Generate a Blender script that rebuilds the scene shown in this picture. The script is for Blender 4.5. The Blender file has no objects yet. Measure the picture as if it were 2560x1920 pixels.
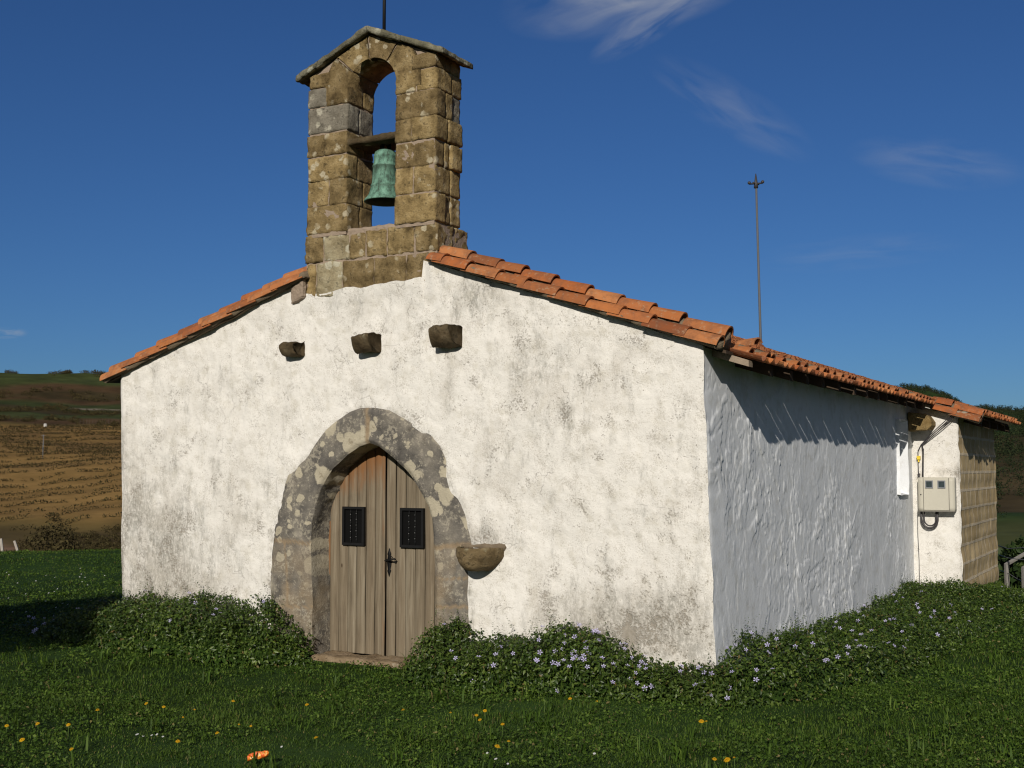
import bpy, math, random
import numpy as np
from mathutils import Vector, Quaternion, Matrix

# ------------------------------------------------------------------ camera, sky, sun, exposure
scene = bpy.context.scene
COL = scene.collection
CAM = np.array([3.56794, -9.96474, 1.67945])
cam_data = bpy.data.cameras.new("camera")
cam = bpy.data.objects.new("camera", cam_data)
COL.objects.link(cam)
cam.location = CAM
cam.rotation_euler = (math.radians(90 + 3.9713), 0, math.radians(29.1566))
cam_data.sensor_width = 36.0
cam_data.lens = 42.315
cam_data.clip_start = 0.1
cam_data.clip_end = 9000
scene.camera = cam
scene.view_settings.view_transform = 'Standard'
scene.view_settings.look = 'None'
scene.view_settings.gamma = 1.0
scene.view_settings.exposure = 0.0
scene.render.engine = 'CYCLES'
scene.cycles.use_denoising = True
scene.cycles.filter_width = 1.2
scene.cycles.max_bounces = 6

SUN_TO = Vector((0.275, -1.0, 0.47)).normalized()          # towards the sun
sun_el = math.asin(SUN_TO.z)
sun_az = math.atan2(SUN_TO.x, SUN_TO.y)
sun_data = bpy.data.lights.new("sun", 'SUN')
sun_data.energy = 3.95
sun_data.angle = math.radians(0.5)
sun_data.color = (1.0, 0.935, 0.83)
sun = bpy.data.objects.new("sun", sun_data)
COL.objects.link(sun)
sun.rotation_euler = (-SUN_TO).to_track_quat('-Z', 'Y').to_euler()

world = bpy.data.worlds.new("World")
scene.world = world
world.use_nodes = True


def build_world():
    nt = world.node_tree
    nt.nodes.clear()
    N = nt.nodes.new
    L = nt.links.new
    out = N('ShaderNodeOutputWorld')
    bg = N('ShaderNodeBackground')
    bg.inputs['Strength'].default_value = 0.05
    sky = N('ShaderNodeTexSky')
    sky.sky_type = 'NISHITA'
    sky.sun_disc = False
    sky.sun_elevation = sun_el
    sky.sun_rotation = sun_az
    sky.altitude = 150
    sky.air_density = 1.0
    sky.dust_density = 0.25
    sky.ozone_density = 5.0
    tc = N('ShaderNodeTexCoord')
    # high thin cirrus, laid out on the sphere of directions
    def dirv(az, el):
        a, e = math.radians(az), math.radians(el)
        return Vector((-math.sin(a) * math.cos(e), math.cos(a) * math.cos(e), math.sin(e)))
    def dot(v):
        d = N('ShaderNodeVectorMath'); d.operation = 'DOT_PRODUCT'
        L(tc.outputs['Generated'], d.inputs[0]); d.inputs[1].default_value = v
        return d.outputs['Value']
    def math_(op, a, b=None, clamp=False):
        m = N('ShaderNodeMath'); m.operation = op; m.use_clamp = clamp
        for i, q in enumerate((a, b)):
            if q is None: continue
            if isinstance(q, (int, float)): m.inputs[i].default_value = q
            else: L(q, m.inputs[i])
        return m.outputs[0]
    total = None
    # azimuth (left of +Y), elevation, tilt of the long axis, half length, half width, strength, seed
    for az, el, tilt, la, lb, st, seed in ((23.6, 21.9, 8, 6.0, 2.0, 0.62, 1), (22.2, 20.7, 30, 3.6, 0.9, 0.50, 2), (25.3, 22.2, -14, 3.2, 1.2, 0.50, 8),
                                           (18.6, 16.6, -33, 4.5, 1.3, 0.26, 3), (9.5, 13.6, -12, 4.0, 1.2, 0.26, 4),
                                           (13.0, 9.8, 2, 5.0, 0.9, 0.14, 5), (52.0, 5.9, 3, 0.9, 0.28, 0.5, 6)):
        c = dirv(az, el)
        a0 = dirv(az - 90, 0)
        b0 = a0.cross(c).normalized()
        if b0.z < 0: b0.negate()
        t = math.radians(tilt)
        a = a0 * math.cos(t) + b0 * math.sin(t)
        b = b0 * math.cos(t) - a0 * math.sin(t)
        u = math_('DIVIDE', dot(a), math.sin(math.radians(la)))
        uoff = c.dot(a) / math.sin(math.radians(la))
        u = math_('SUBTRACT', u, uoff)
        v = math_('DIVIDE', dot(b), math.sin(math.radians(lb)))
        v = math_('SUBTRACT', v, c.dot(b) / math.sin(math.radians(lb)))
        cx = N('ShaderNodeCombineXYZ')
        L(math_('MULTIPLY', u, 0.9), cx.inputs[0]); L(math_('MULTIPLY', v, 1.0), cx.inputs[1]); cx.inputs[2].default_value = seed * 3.7
        nz = N('ShaderNodeTexNoise'); nz.inputs['Scale'].default_value = 1.5; nz.inputs['Detail'].default_value = 5; nz.inputs['Roughness'].default_value = 0.5
        nz.inputs['Distortion'].default_value = 0.5
        L(cx.outputs[0], nz.inputs['Vector'])
        r2 = math_('ADD', math_('MULTIPLY', u, u), math_('MULTIPLY', v, v))
        m = math_('SUBTRACT', 1.0, r2, True)
        m = math_('POWER', m, 1.2)
        n = math_('MULTIPLY', math_('SUBTRACT', nz.outputs[0], 0.36, True), 2.3, True)
        w = math_('MULTIPLY', math_('MULTIPLY', m, n), st)
        front = math_('GREATER_THAN', dot(c), 0.0)
        w = math_('MULTIPLY', w, front)
        total = w if total is None else math_('ADD', total, w, True)
    mix = N('ShaderNodeMix'); mix.data_type = 'RGBA'
    L(total, mix.inputs[0])
    tint = N('ShaderNodeMix'); tint.data_type = 'RGBA'; tint.blend_type = 'MULTIPLY'; tint.inputs[0].default_value = 1.0
    L(sky.outputs[0], tint.inputs[6]); tint.inputs[7].default_value = SKY_TINT
    # pale fill light added to the unseen half of the sky behind the viewer
    sky_fill = N('ShaderNodeMix'); sky_fill.data_type = 'RGBA'
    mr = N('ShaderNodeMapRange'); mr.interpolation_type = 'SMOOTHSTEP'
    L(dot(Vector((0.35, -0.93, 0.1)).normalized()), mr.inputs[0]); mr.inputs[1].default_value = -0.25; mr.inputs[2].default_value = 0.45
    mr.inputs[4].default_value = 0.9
    L(mr.outputs[0], sky_fill.inputs[0]); L(tint.outputs[2], sky_fill.inputs[6]); sky_fill.inputs[7].default_value = (3.0, 3.25, 3.75, 1)
    L(sky_fill.outputs[2], mix.inputs[6])
    mix.inputs[7].default_value = (7.5, 7.9, 8.6, 1)
    L(mix.outputs[2], bg.inputs['Color'])
    L(bg.outputs[0], out.inputs['Surface'])


SKY_TINT = (0.46, 0.72, 1.06, 1)
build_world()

# ------------------------------------------------------------------ helpers
RNG = np.random.default_rng(11)


def _hash(ix, iy, iz, seed):
    h = (ix.astype(np.int64) * 374761393 + iy.astype(np.int64) * 668265263 + iz.astype(np.int64) * 2147483647 + seed * 144665) & 0xFFFFFFFF
    h = ((h ^ (h >> 13)) * 1274126177) & 0xFFFFFFFF
    h = ((h ^ (h >> 16)) * 2246822519) & 0xFFFFFFFF
    return ((h ^ (h >> 15)) & 0xFFFFFF) / float(0x7FFFFF) - 1.0


def vnoise(x, y, z=0.0, seed=0):
    x = np.asarray(x, float); y = np.asarray(y, float); z = np.asarray(z, float)
    x, y, z = np.broadcast_arrays(x, y, z)
    fx, fy, fz = np.floor(x), np.floor(y), np.floor(z)
    ux, uy, uz = x - fx, y - fy, z - fz
    ux, uy, uz = (t * t * t * (t * (t * 6 - 15) + 10) for t in (ux, uy, uz))
    ix, iy, iz = fx.astype(np.int64), fy.astype(np.int64), fz.astype(np.int64)
    r = 0
    for dx in (0, 1):
        wx = ux if dx else 1 - ux
        for dy in (0, 1):
            wy = uy if dy else 1 - uy
            for dz in (0, 1):
                wz = uz if dz else 1 - uz
                r = r + wx * wy * wz * _hash(ix + dx, iy + dy, iz + dz, seed)
    return r


def fbm(x, y, z=0.0, oct=4, seed=0, gain=0.5):
    r, a, f = 0, 1.0, 1.0
    x, y, z = np.asarray(x, float), np.asarray(y, float), np.asarray(z, float)
    for i in range(oct):
        c, s = math.cos(0.5 + 0.9 * i), math.sin(0.5 + 0.9 * i)          # turn each octave so that no lattice shows
        r = r + a * vnoise((x * c - y * s) * f + i * 17.3, (x * s + y * c) * f - i * 9.1, z * f + i * 5.7, seed + i)
        a *= gain; f *= 2.03
    return r


def smooth(a, b, x):
    t = np.clip((np.asarray(x, float) - a) / (b - a), 0, 1)
    return t * t * (3 - 2 * t)


def worldloc(o):
    p = Vector((0, 0, 0))
    while o is not None:
        p += o.location; o = o.parent
    return np.array(p)


def obj(name, verts, faces, mat, parent=None, shade=False, attrs=None, mats=None, mat_idx=None, loc=None):
    """one mesh object from world-space vertices; faces is a list of tuples or an (n,3|4) array"""
    me = bpy.data.meshes.new(name)
    v = np.asarray(verts, float)
    o = bpy.data.objects.new(name, me)
    COL.objects.link(o)
    base = np.zeros(3)
    if parent is not None:
        o.parent = parent
        base = worldloc(parent)
    if loc is not None:
        o.location = np.asarray(loc) - base
        base = np.asarray(loc, float)
    v = v - base
    if isinstance(faces, np.ndarray):
        n, k = faces.shape
        me.vertices.add(len(v)); me.vertices.foreach_set('co', v.astype(np.float32).ravel())
        me.loops.add(n * k); me.loops.foreach_set('vertex_index', faces.astype(np.int32).ravel())
        me.polygons.add(n); me.polygons.foreach_set('loop_start', np.arange(0, n * k, k, dtype=np.int32))
        me.polygons.foreach_set('loop_total', np.full(n, k, dtype=np.int32))
        me.update(calc_edges=True)
    else:
        me.from_pydata([tuple(p) for p in v], [], [tuple(f) for f in faces])
        me.update()
    for m in (mats or [mat]):
        me.materials.append(m)
    if mat_idx is not None:
        me.polygons.foreach_set('material_index', np.asarray(mat_idx, dtype=np.int32))
    if shade:
        me.polygons.foreach_set('use_smooth', np.ones(len(me.polygons), dtype=bool))
    if attrs:
        for an, av in attrs.items():
            av = np.asarray(av, float)
            if av.ndim == 1:
                a = me.attributes.new(an, 'FLOAT', 'POINT'); a.data.foreach_set('value', av.astype(np.float32))
            else:
                if av.shape[1] == 3: av = np.hstack([av, np.ones((len(av), 1))])
                a = me.attributes.new(an, 'FLOAT_COLOR', 'POINT'); a.data.foreach_set('color', av.astype(np.float32).ravel())
    me.validate()
    return o


def empty(name, loc, label=None, cat=None, group=None, parent=None):
    o = bpy.data.objects.new(name, None)
    COL.objects.link(o)
    o.location = loc
    o.empty_display_size = 0.1
    if parent is not None:
        o.location = np.asarray(loc) - worldloc(parent); o.parent = parent
    tag(o, label, cat, group)
    return o


def tag(o, label=None, cat=None, group=None, kind=None):
    if label: o['label'] = label
    if cat: o['category'] = cat
    if group: o['group'] = group
    if kind: o['kind'] = kind
    return o


class MB:
    """collects pieces into one mesh"""
    def __init__(s): s.v = []; s.f = []; s.m = []; s.n = 0
    def add(s, v, f, m=0):
        v = np.asarray(v, float)
        s.v.append(v); s.f += [tuple(int(i) + s.n for i in q) for q in f]; s.m += [m] * len(f); s.n += len(v)
        return s
    def box(s, x0, x1, y0, y1, z0, z1, m=0):
        v = [(x, y, z) for z in (z0, z1) for y in (y0, y1) for x in (x0, x1)]
        return s.add(v, [(0, 2, 3, 1), (4, 5, 7, 6), (0, 1, 5, 4), (2, 6, 7, 3), (0, 4, 6, 2), (1, 3, 7, 5)], m)
    def tube(s, pts, r, n=8, m=0, caps=True):
        v, f = sweep(pts, r, n, caps)
        return s.add(v, f, m)
    def build(s, name, mat, parent=None, shade=False, mats=None, loc=None):
        return obj(name, np.vstack(s.v), s.f, mat, parent, shade, mats=mats, mat_idx=s.m if mats else None, loc=loc)


def sweep(pts, r, n=8, caps=True):
    pts = [Vector(p) for p in pts]
    rs = r if hasattr(r, '__len__') else [r] * len(pts)
    v, f = [], []
    ref = Vector((0, 0, 1))
    t0 = (pts[1] - pts[0]).normalized()
    if abs(t0.dot(ref)) > 0.9: ref = Vector((1, 0, 0))
    u = (ref - t0 * ref.dot(t0)).normalized()
    for i, p in enumerate(pts):
        t = (pts[min(i + 1, len(pts) - 1)] - pts[max(i - 1, 0)]).normalized()
        u = (u - t * u.dot(t)).normalized()
        w = t.cross(u)
        for k in range(n):
            a = 2 * math.pi * k / n
            v.append(p + (u * math.cos(a) + w * math.sin(a)) * rs[i])
    for i in range(len(pts) - 1):
        for k in range(n):
            a, b = i * n + k, i * n + (k + 1) % n
            f.append((a, b, b + n, a + n))
    if caps:
        f.append(tuple(range(n - 1, -1, -1))); f.append(tuple(range((len(pts) - 1) * n, len(pts) * n)))
    return np.array([tuple(q) for q in v]), f


def grid_faces(nu, nv):
    """quads of a grid stored as index = i*nv + j"""
    i, j = np.meshgrid(np.arange(nu - 1), np.arange(nv - 1), indexing='ij')
    a = (i * nv + j).ravel()
    return np.stack([a, a + nv, a + nv + 1, a + 1], 1)


def lathe(profile, cx, cy, n=32):
    v, f = [], []
    for r, z in profile:
        for k in range(n):
            a = 2 * math.pi * k / n
            v.append((cx + r * math.cos(a), cy + r * math.sin(a), z))
    for i in range(len(profile) - 1):
        for k in range(n):
            a, b = i * n + k, i * n + (k + 1) % n
            f.append((a, b, b + n, a + n))
    return np.array(v), f


def rough_box(x0, x1, y0, y1, z0, z1, cell=0.03, rnd=0.015, amp=0.006, seed=0, scale=14):
    """a hewn block: subdivided box, rounded edges, noisy faces"""
    vs, fs, off = [], [], 0
    lo, hi = np.array([x0, y0, z0]), np.array([x1, y1, z1])
    c, h = (lo + hi) / 2, (hi - lo) / 2
    for ax in range(3):
        b, d = [(1, 2), (2, 0), (0, 1)][ax]
        nb = max(3, int((hi[b] - lo[b]) / cell) + 2); nd = max(3, int((hi[d] - lo[d]) / cell) + 2)
        for sg in (-1, 1):
            P = np.zeros((nb, nd, 3))
            P[..., ax] = hi[ax] if sg > 0 else lo[ax]
            P[..., b] = np.linspace(lo[b], hi[b], nb)[:, None]
            P[..., d] = np.linspace(lo[d], hi[d], nd)[None, :]
            f = grid_faces(nb, nd)
            if sg < 0: f = f[:, ::-1]
            vs.append(P.reshape(-1, 3)); fs.append(f + off); off += nb * nd
    v = np.vstack(vs); f = np.vstack(fs)
    q = v - c
    r = np.minimum(rnd, h.min() * 0.9)
    inner = np.clip(q, -(h - r), h - r)
    d = q - inner
    ln = np.linalg.norm(d, axis=1, keepdims=True); ln[ln == 0] = 1
    nrm = d / ln
    q = inner + nrm * r
    n = fbm(v[:, 0] * scale, v[:, 1] * scale, v[:, 2] * scale, 3, seed) * amp + fbm(v[:, 0] * scale * .3, v[:, 1] * scale * .3, v[:, 2] * scale * .3, 2, seed + 9) * amp
    q = q + nrm * n[:, None]
    # weld the shared edges
    w = q + c
    key = np.round(v, 5)
    _, first, inv = np.unique(key, axis=0, return_index=True, return_inverse=True)
    return w[first], np.asarray(inv).reshape(-1)[f]


# ------------------------------------------------------------------ material helper
class Mat:
    def __init__(s, name, rough=0.9, spec=0.2):
        s.m = bpy.data.materials.new(name); s.m.use_nodes = True
        s.nt = s.m.node_tree; s.b = s.nt.nodes['Principled BSDF']
        s.b.inputs['Roughness'].default_value = rough
        s.b.inputs['Specular IOR Level'].default_value = spec
        s._tc = None
    def N(s, t): return s.nt.nodes.new(t)
    def L(s, a, b): s.nt.links.new(a, b)
    def tc(s):
        if s._tc is None: s._tc = s.N('ShaderNodeNewGeometry').outputs['Position']
        return s._tc
    def isl(s): return s.N('ShaderNodeNewGeometry').outputs['Random Per Island']
    def mapv(s, sc=(1, 1, 1), off=(0, 0, 0)):
        m = s.N('ShaderNodeMapping'); m.inputs['Scale'].default_value = sc; m.inputs['Location'].default_value = off
        s.L(s.tc(), m.inputs['Vector']); return m.outputs[0]
    def noise(s, scale, detail=4, rough=0.55, vec=None, dist=0.0):
        n = s.N('ShaderNodeTexNoise'); n.inputs['Scale'].default_value = scale; n.inputs['Detail'].default_value = detail
        n.inputs['Roughness'].default_value = rough; n.inputs['Distortion'].default_value = dist
        s.L(vec if vec is not None else s.tc(), n.inputs['Vector']); return n.outputs[0]
    def vor(s, scale, feature='F1', vec=None, out='Distance'):
        n = s.N('ShaderNodeTexVoronoi'); n.feature = feature; n.inputs['Scale'].default_value = scale
        s.L(vec if vec is not None else s.tc(), n.inputs['Vector']); return n.outputs[out]
    def attr(s, name, out='Fac'):
        a = s.N('ShaderNodeAttribute'); a.attribute_name = name; return a.outputs[out]
    def math(s, op, a, b=None, clamp=False):
        m = s.N('ShaderNodeMath'); m.operation = op; m.use_clamp = clamp
        for i, q in enumerate((a, b)):
            if q is None: continue
            if isinstance(q, (int, float)): m.inputs[i].default_value = q
            else: s.L(q, m.inputs[i])
        return m.outputs[0]
    def step(s, x, a, b):
        r = s.N('ShaderNodeMapRange'); r.interpolation_type = 'SMOOTHSTEP'
        s.L(x, r.inputs[0]); r.inputs[1].default_value = a; r.inputs[2].default_value = b
        return r.outputs[0]
    def mix(s, f, a, b, mode='MIX'):
        m = s.N('ShaderNodeMix'); m.data_type = 'RGBA'; m.blend_type = mode
        if isinstance(f, (int, float)): m.inputs[0].default_value = f
        else: s.L(f, m.inputs[0])
        for i, q in ((6, a), (7, b)):
            if isinstance(q, tuple): m.inputs[i].default_value = q + (1,) if len(q) == 3 else q
            else: s.L(q, m.inputs[i])
        return m.outputs[2]
    def ramp(s, f, stops):
        r = s.N('ShaderNodeValToRGB'); e = r.color_ramp.elements
        while len(e) < len(stops): e.new(0.5)
        for k, (p, c) in enumerate(stops):
            e[k].position = p; e[k].color = c + (1,)
        s.L(f, r.inputs[0]); return r.outputs[0]
    def color(s, c):
        if isinstance(c, tuple): s.b.inputs['Base Color'].default_value = c + (1,)
        else: s.L(c, s.b.inputs['Base Color'])
        return s
    def bump(s, h, dist=0.01, strength=1.0):
        b = s.N('ShaderNodeBump'); b.inputs['Distance'].default_value = dist; b.inputs['Strength'].default_value = strength
        s.L(h, b.inputs['Height']); s.L(b.outputs[0], s.b.inputs['Normal']); return s


def m_plaster(name, white, grime_amt=1.0, relief=0.016):
    M = Mat(name, 0.92, 0.15)
    stretch = M.mapv((1.0, 1.0, 0.35))
    big = M.noise(1.1, 3, 0.5)
    a = M.attr('dirt_tone')
    c = M.mix(M.noise(2.2, 5, 0.6), white, tuple(q * 0.86 for q in white))
    c = M.mix(M.step(M.noise(7, 4, 0.6), 0.48, 0.72), c, tuple(q * k for q, k in zip(white, (0.80, 0.79, 0.76))))
    # grey algae, running down
    g = M.noise(5.5, 7, 0.68, stretch)
    thr = M.math('ADD', g, M.math('MULTIPLY', a, 0.27))
    thr = M.math('ADD', thr, M.math('MULTIPLY', M.math('SUBTRACT', big, 0.5), 0.22))
    g1 = M.math('MULTIPLY', M.step(thr, 0.54, 0.84), M.step(M.noise(38, 4, 0.75, M.mapv((1, 1, 0.5))), 0.30, 0.62))
    c = M.mix(M.math('MULTIPLY', g1, 0.85 * grime_amt), c, (0.255, 0.25, 0.225))
    # a broad soft brownish bloom and fine grain everywhere
    so = M.math('ADD', M.noise(1.6, 6, 0.7), M.math('MULTIPLY', a, 0.22))
    c = M.mix(M.math('MULTIPLY', M.step(so, 0.50, 0.82), 0.46 * grime_amt), c, (0.42, 0.385, 0.33))
    gr = M.noise(75, 3, 0.75)
    c = M.mix(M.math('MULTIPLY', M.step(M.math('ADD', gr, M.math('MULTIPLY', M.math('SUBTRACT', M.noise(5, 5, 0.7), 0.5), 0.7)), 0.50, 0.70), 0.45 * grime_amt), c, (0.33, 0.295, 0.24))
    # fine dark pitting in clusters
    f = M.noise(55, 3, 0.7)
    cl = M.noise(3.4, 5, 0.65)
    cl = M.math('ADD', M.math('ADD', cl, M.math('MULTIPLY', a, 0.10)), M.math('MULTIPLY', M.math('SUBTRACT', f, 0.5), 0.75))
    p1 = M.step(cl, 0.625, 0.775)
    c = M.mix(M.math('MULTIPLY', p1, 0.62 * grime_amt), c, (0.24, 0.205, 0.16))
    # scattered specks
    sp = M.vor(16)
    spm = M.math('LESS_THAN', sp, 0.085)
    spm = M.math('MULTIPLY', spm, M.step(M.noise(4.1, 2), 0.46, 0.6))
    c = M.mix(M.math('MULTIPLY', spm, 0.75 * grime_amt), c, (0.14, 0.11, 0.08))
    # hair cracks
    dv = M.N('ShaderNodeVectorMath'); dv.operation = 'ADD'
    nn = M.N('ShaderNodeTexNoise'); nn.inputs['Scale'].default_value = 2.4; nn.inputs['Detail'].default_value = 4
    M.L(M.tc(), nn.inputs['Vector'])
    sc = M.N('ShaderNodeVectorMath'); sc.operation = 'SCALE'; sc.inputs['Scale'].default_value = 0.7
    M.L(nn.outputs['Color'], sc.inputs[0]); M.L(M.tc(), dv.inputs[0]); M.L(sc.outputs[0], dv.inputs[1])
    cr = M.vor(2.1, 'DISTANCE_TO_EDGE', dv.outputs[0])
    crm = M.math('MULTIPLY', M.math('SUBTRACT', 1.0, M.step(cr, 0.0, 0.008)), M.step(M.noise(2.6, 3), 0.54, 0.64))
    c = M.mix(M.math('MULTIPLY', crm, 0.30 * grime_amt), c, (0.36, 0.32, 0.27))
    M.color(c)
    h = M.math('ADD', M.math('MULTIPLY', M.noise(18, 6, 0.65), 0.8), M.math('MULTIPLY', M.noise(90, 3, 0.6), 0.25))
    h = M.math('SUBTRACT', h, M.math('MULTIPLY', crm, 0.35))
    h = M.math('SUBTRACT', h, M.math('MULTIPLY', p1, 0.3))
    M.bump(h, relief, 1.0)
    return M.m


def m_stone(name, dark, mid, light, lichen=(0.50, 0.47, 0.36), lich=0.5, island=0.5, scale=1.0, grey=None):
    M = Mat(name, 0.95, 0.12)
    n = M.noise(4.5 * scale, 6, 0.62)
    c = M.ramp(n, [(0.30, dark), (0.5, mid), (0.72, light)])
    r = M.isl()
    ib = M.ramp(r, [(0.0, (0.45, 0.42, 0.40)), (0.35, (0.80, 0.78, 0.74)), (0.65, (1.12, 1.10, 1.0)), (1.0, (1.55, 1.5, 1.35))])
    c = M.mix(island, c, M.mix(1.0, c, ib, 'MULTIPLY'))
    if grey:
        r2 = M.math('FRACT', M.math('MULTIPLY', r, 7.31))
        c = M.mix(M.math('MULTIPLY', M.step(r2, 0.72, 0.8), 0.75), c, grey)
        r3 = M.math('FRACT', M.math('MULTIPLY', r, 13.7))
        c = M.mix(M.math('MULTIPLY', M.step(r3, 0.70, 0.8), 0.45), c, light)
    # black lichen, then pale crusts with a ragged rim
    bl = M.step(M.math('ADD', M.noise(9 * scale, 5, 0.7), M.math('MULTIPLY', M.math('SUBTRACT', M.noise(40, 2), 0.5), 0.3)), 0.525, 0.69)
    c = M.mix(M.math('MULTIPLY', bl, 0.72), c, tuple(q * 0.40 for q in dark))
    v = M.vor(5.2 * scale)
    lic = M.math('ADD', v, M.math('MULTIPLY', M.math('SUBTRACT', M.noise(26 * scale, 4, 0.7), 0.5), 0.42))
    lic = M.math('SUBTRACT', 1.0, M.step(lic, 0.26, 0.36))
    lic = M.math('MULTIPLY', lic, M.step(M.noise(1.9 * scale, 3), 0.62 - lich * 0.3, 0.68 - lich * 0.2))
    c = M.mix(M.math('MULTIPLY', lic, 0.8), c, lichen)
    M.color(c)
    h = M.math('ADD', M.noise(14 * scale, 7, 0.7), M.math('MULTIPLY', M.noise(60, 4, 0.7), 0.4))
    M.bump(h, 0.026, 1.0)
    return M.m


def m_simple(name, c, var=0.25, scale=6, rough=0.8, spec=0.2, bump=0.004, island=0.0, metallic=0.0):
    M = Mat(name, rough, spec)
    n = M.noise(scale, 6, 0.62)
    col = M.mix(n, tuple(q * (1 - var) for q in c), tuple(min(1, q * (1 + var)) for q in c))
    if island:
        col = M.mix(M.math('MULTIPLY', M.isl(), island), col, tuple(q * 0.45 for q in c))
    M.color(col)
    M.b.inputs['Metallic'].default_value = metallic
    if bump: M.bump(M.noise(scale * 6, 5, 0.6), bump, 1.0)
    return M.m


def m_tiles():
    M = Mat('clay_tile', 0.9, 0.15)
    r = M.isl()
    c = M.ramp(r, [(0.0, (0.24, 0.085, 0.034)), (0.25, (0.42, 0.150, 0.050)), (0.45, (0.32, 0.092, 0.030)), (0.62, (0.45, 0.185, 0.072)), (0.82, (0.35, 0.130, 0.050)), (1.0, (0.20, 0.062, 0.025))])
    n = M.noise(9, 6, 0.65)
    c = M.mix(M.math('MULTIPLY', M.step(n, 0.42, 0.68), 0.65), c, (0.17, 0.075, 0.042))
    l = M.noise(22, 4, 0.7)
    c = M.mix(M.math('MULTIPLY', M.step(l, 0.55, 0.68), 0.5), c, (0.36, 0.27, 0.18))
    c = M.mix(M.math('MULTIPLY', M.step(M.noise(5, 5, 0.7), 0.55, 0.8), 0.5), c, (0.10, 0.065, 0.045))
    M.color(c)
    M.bump(M.noise(45, 5, 0.65), 0.004, 1.0)
    return M.m


def m_wood_door():
    M = Mat('weathered_planks', 0.8, 0.2)
    v = M.mapv((26, 26, 1.4))
    gr = M.noise(1.0, 7, 0.62, v, 0.6)
    r = M.isl()
    c = M.ramp(gr, [(0.25, (0.085, 0.067, 0.046)), (0.46, (0.178, 0.145, 0.100)), (0.60, (0.240, 0.202, 0.145)), (0.8, (0.35, 0.305, 0.232))])
    c = M.mix(M.math('MULTIPLY', r, 0.40), c, (0.17, 0.125, 0.08))
    a = M.attr('varnish')
    vv = M.math('ADD', a, M.math('MULTIPLY', M.math('SUBTRACT', M.noise(6, 5, 0.65, M.mapv((3, 3, 0.6))), 0.5), 1.1))
    c = M.mix(M.math('MULTIPLY', M.step(vv, 0.35, 1.0), 0.85), c, (0.215, 0.092, 0.030))
    k = M.math('SUBTRACT', 1.0, M.step(M.vor(1.6, 'F1', M.mapv((3.0, 3.0, 1.3))), 0.03, 0.06))
    c = M.mix(M.math('MULTIPLY', k, 0.8), c, (0.04, 0.022, 0.012))
    d = M.step(M.noise(1.2, 4, 0.6, M.mapv((2, 2, 2.2), (0, 0, 3))), 0.55, 0.75)
    c = M.mix(M.math('MULTIPLY', d, 0.35), c, (0.09, 0.07, 0.05))
    M.color(c)
    M.bump(gr, 0.006, 1.0)
    return M.m


def m_bell():
    M = Mat('green_bronze', 0.75, 0.3)
    n = M.noise(9, 7, 0.7, M.mapv((1.6, 1.6, 0.8)))
    c = M.ramp(n, [(0.32, (0.035, 0.055, 0.042)), (0.45, (0.10, 0.20, 0.15)), (0.58, (0.17, 0.33, 0.25)), (0.75, (0.26, 0.43, 0.34))])
    s = M.step(M.noise(15, 6, 0.8, M.mapv((1.5, 1.5, 0.45), (5, 1, 2))), 0.51, 0.62)
    c = M.mix(M.math('MULTIPLY', s, 0.7), c, (0.03, 0.035, 0.025))
    a = M.attr('dirt_tone')
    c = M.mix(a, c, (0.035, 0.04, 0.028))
    M.color(c)
    M.b.inputs['Metallic'].default_value = 0.15
    M.bump(M.noise(40, 5, 0.7), 0.005, 1.0)
    return M.m


def m_blockwork():
    M = Mat('block_masonry', 0.95, 0.1)
    cx = M.N('ShaderNodeSeparateXYZ'); M.L(M.tc(), cx.inputs[0])
    co = M.N('ShaderNodeCombineXYZ'); M.L(cx.outputs[1], co.inputs[0]); M.L(cx.outputs[2], co.inputs[1])
    ad = M.N('ShaderNodeVectorMath'); ad.operation = 'ADD'
    nn = M.N('ShaderNodeTexNoise'); nn.inputs['Scale'].default_value = 9; M.L(M.tc(), nn.inputs['Vector'])
    sc = M.N('ShaderNodeVectorMath'); sc.operation = 'SCALE'; sc.inputs['Scale'].default_value = 0.03
    M.L(nn.outputs['Color'], sc.inputs[0]); M.L(co.outputs[0], ad.inputs[0]); M.L(sc.outputs[0], ad.inputs[1])
    b = M.N('ShaderNodeTexBrick'); M.L(ad.outputs[0], b.inputs['Vector'])
    b.inputs['Scale'].default_value = 1.0; b.inputs['Brick Width'].default_value = 0.42; b.inputs['Row Height'].default_value = 0.27
    b.inputs['Mortar Size'].default_value = 0.024; b.inputs['Mortar Smooth'].default_value = 0.3
    b.inputs['Color1'].default_value = (0.43, 0.32, 0.17, 1); b.inputs['Color2'].default_value = (0.58, 0.45, 0.26, 1)
    b.inputs['Mortar'].default_value = (0.62, 0.52, 0.38, 1)
    c = M.mix(M.math('MULTIPLY', M.step(M.noise(7, 6, 0.7), 0.45, 0.8), 0.45), b.outputs['Color'], (0.16, 0.11, 0.055))
    M.color(c)
    h = M.math('ADD', M.math('MULTIPLY', b.outputs['Fac'], 0.6), M.math('MULTIPLY', M.noise(30, 5, 0.7), 0.6))
    M.bump(h, 0.006, 1.0)
    return M.m


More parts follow.
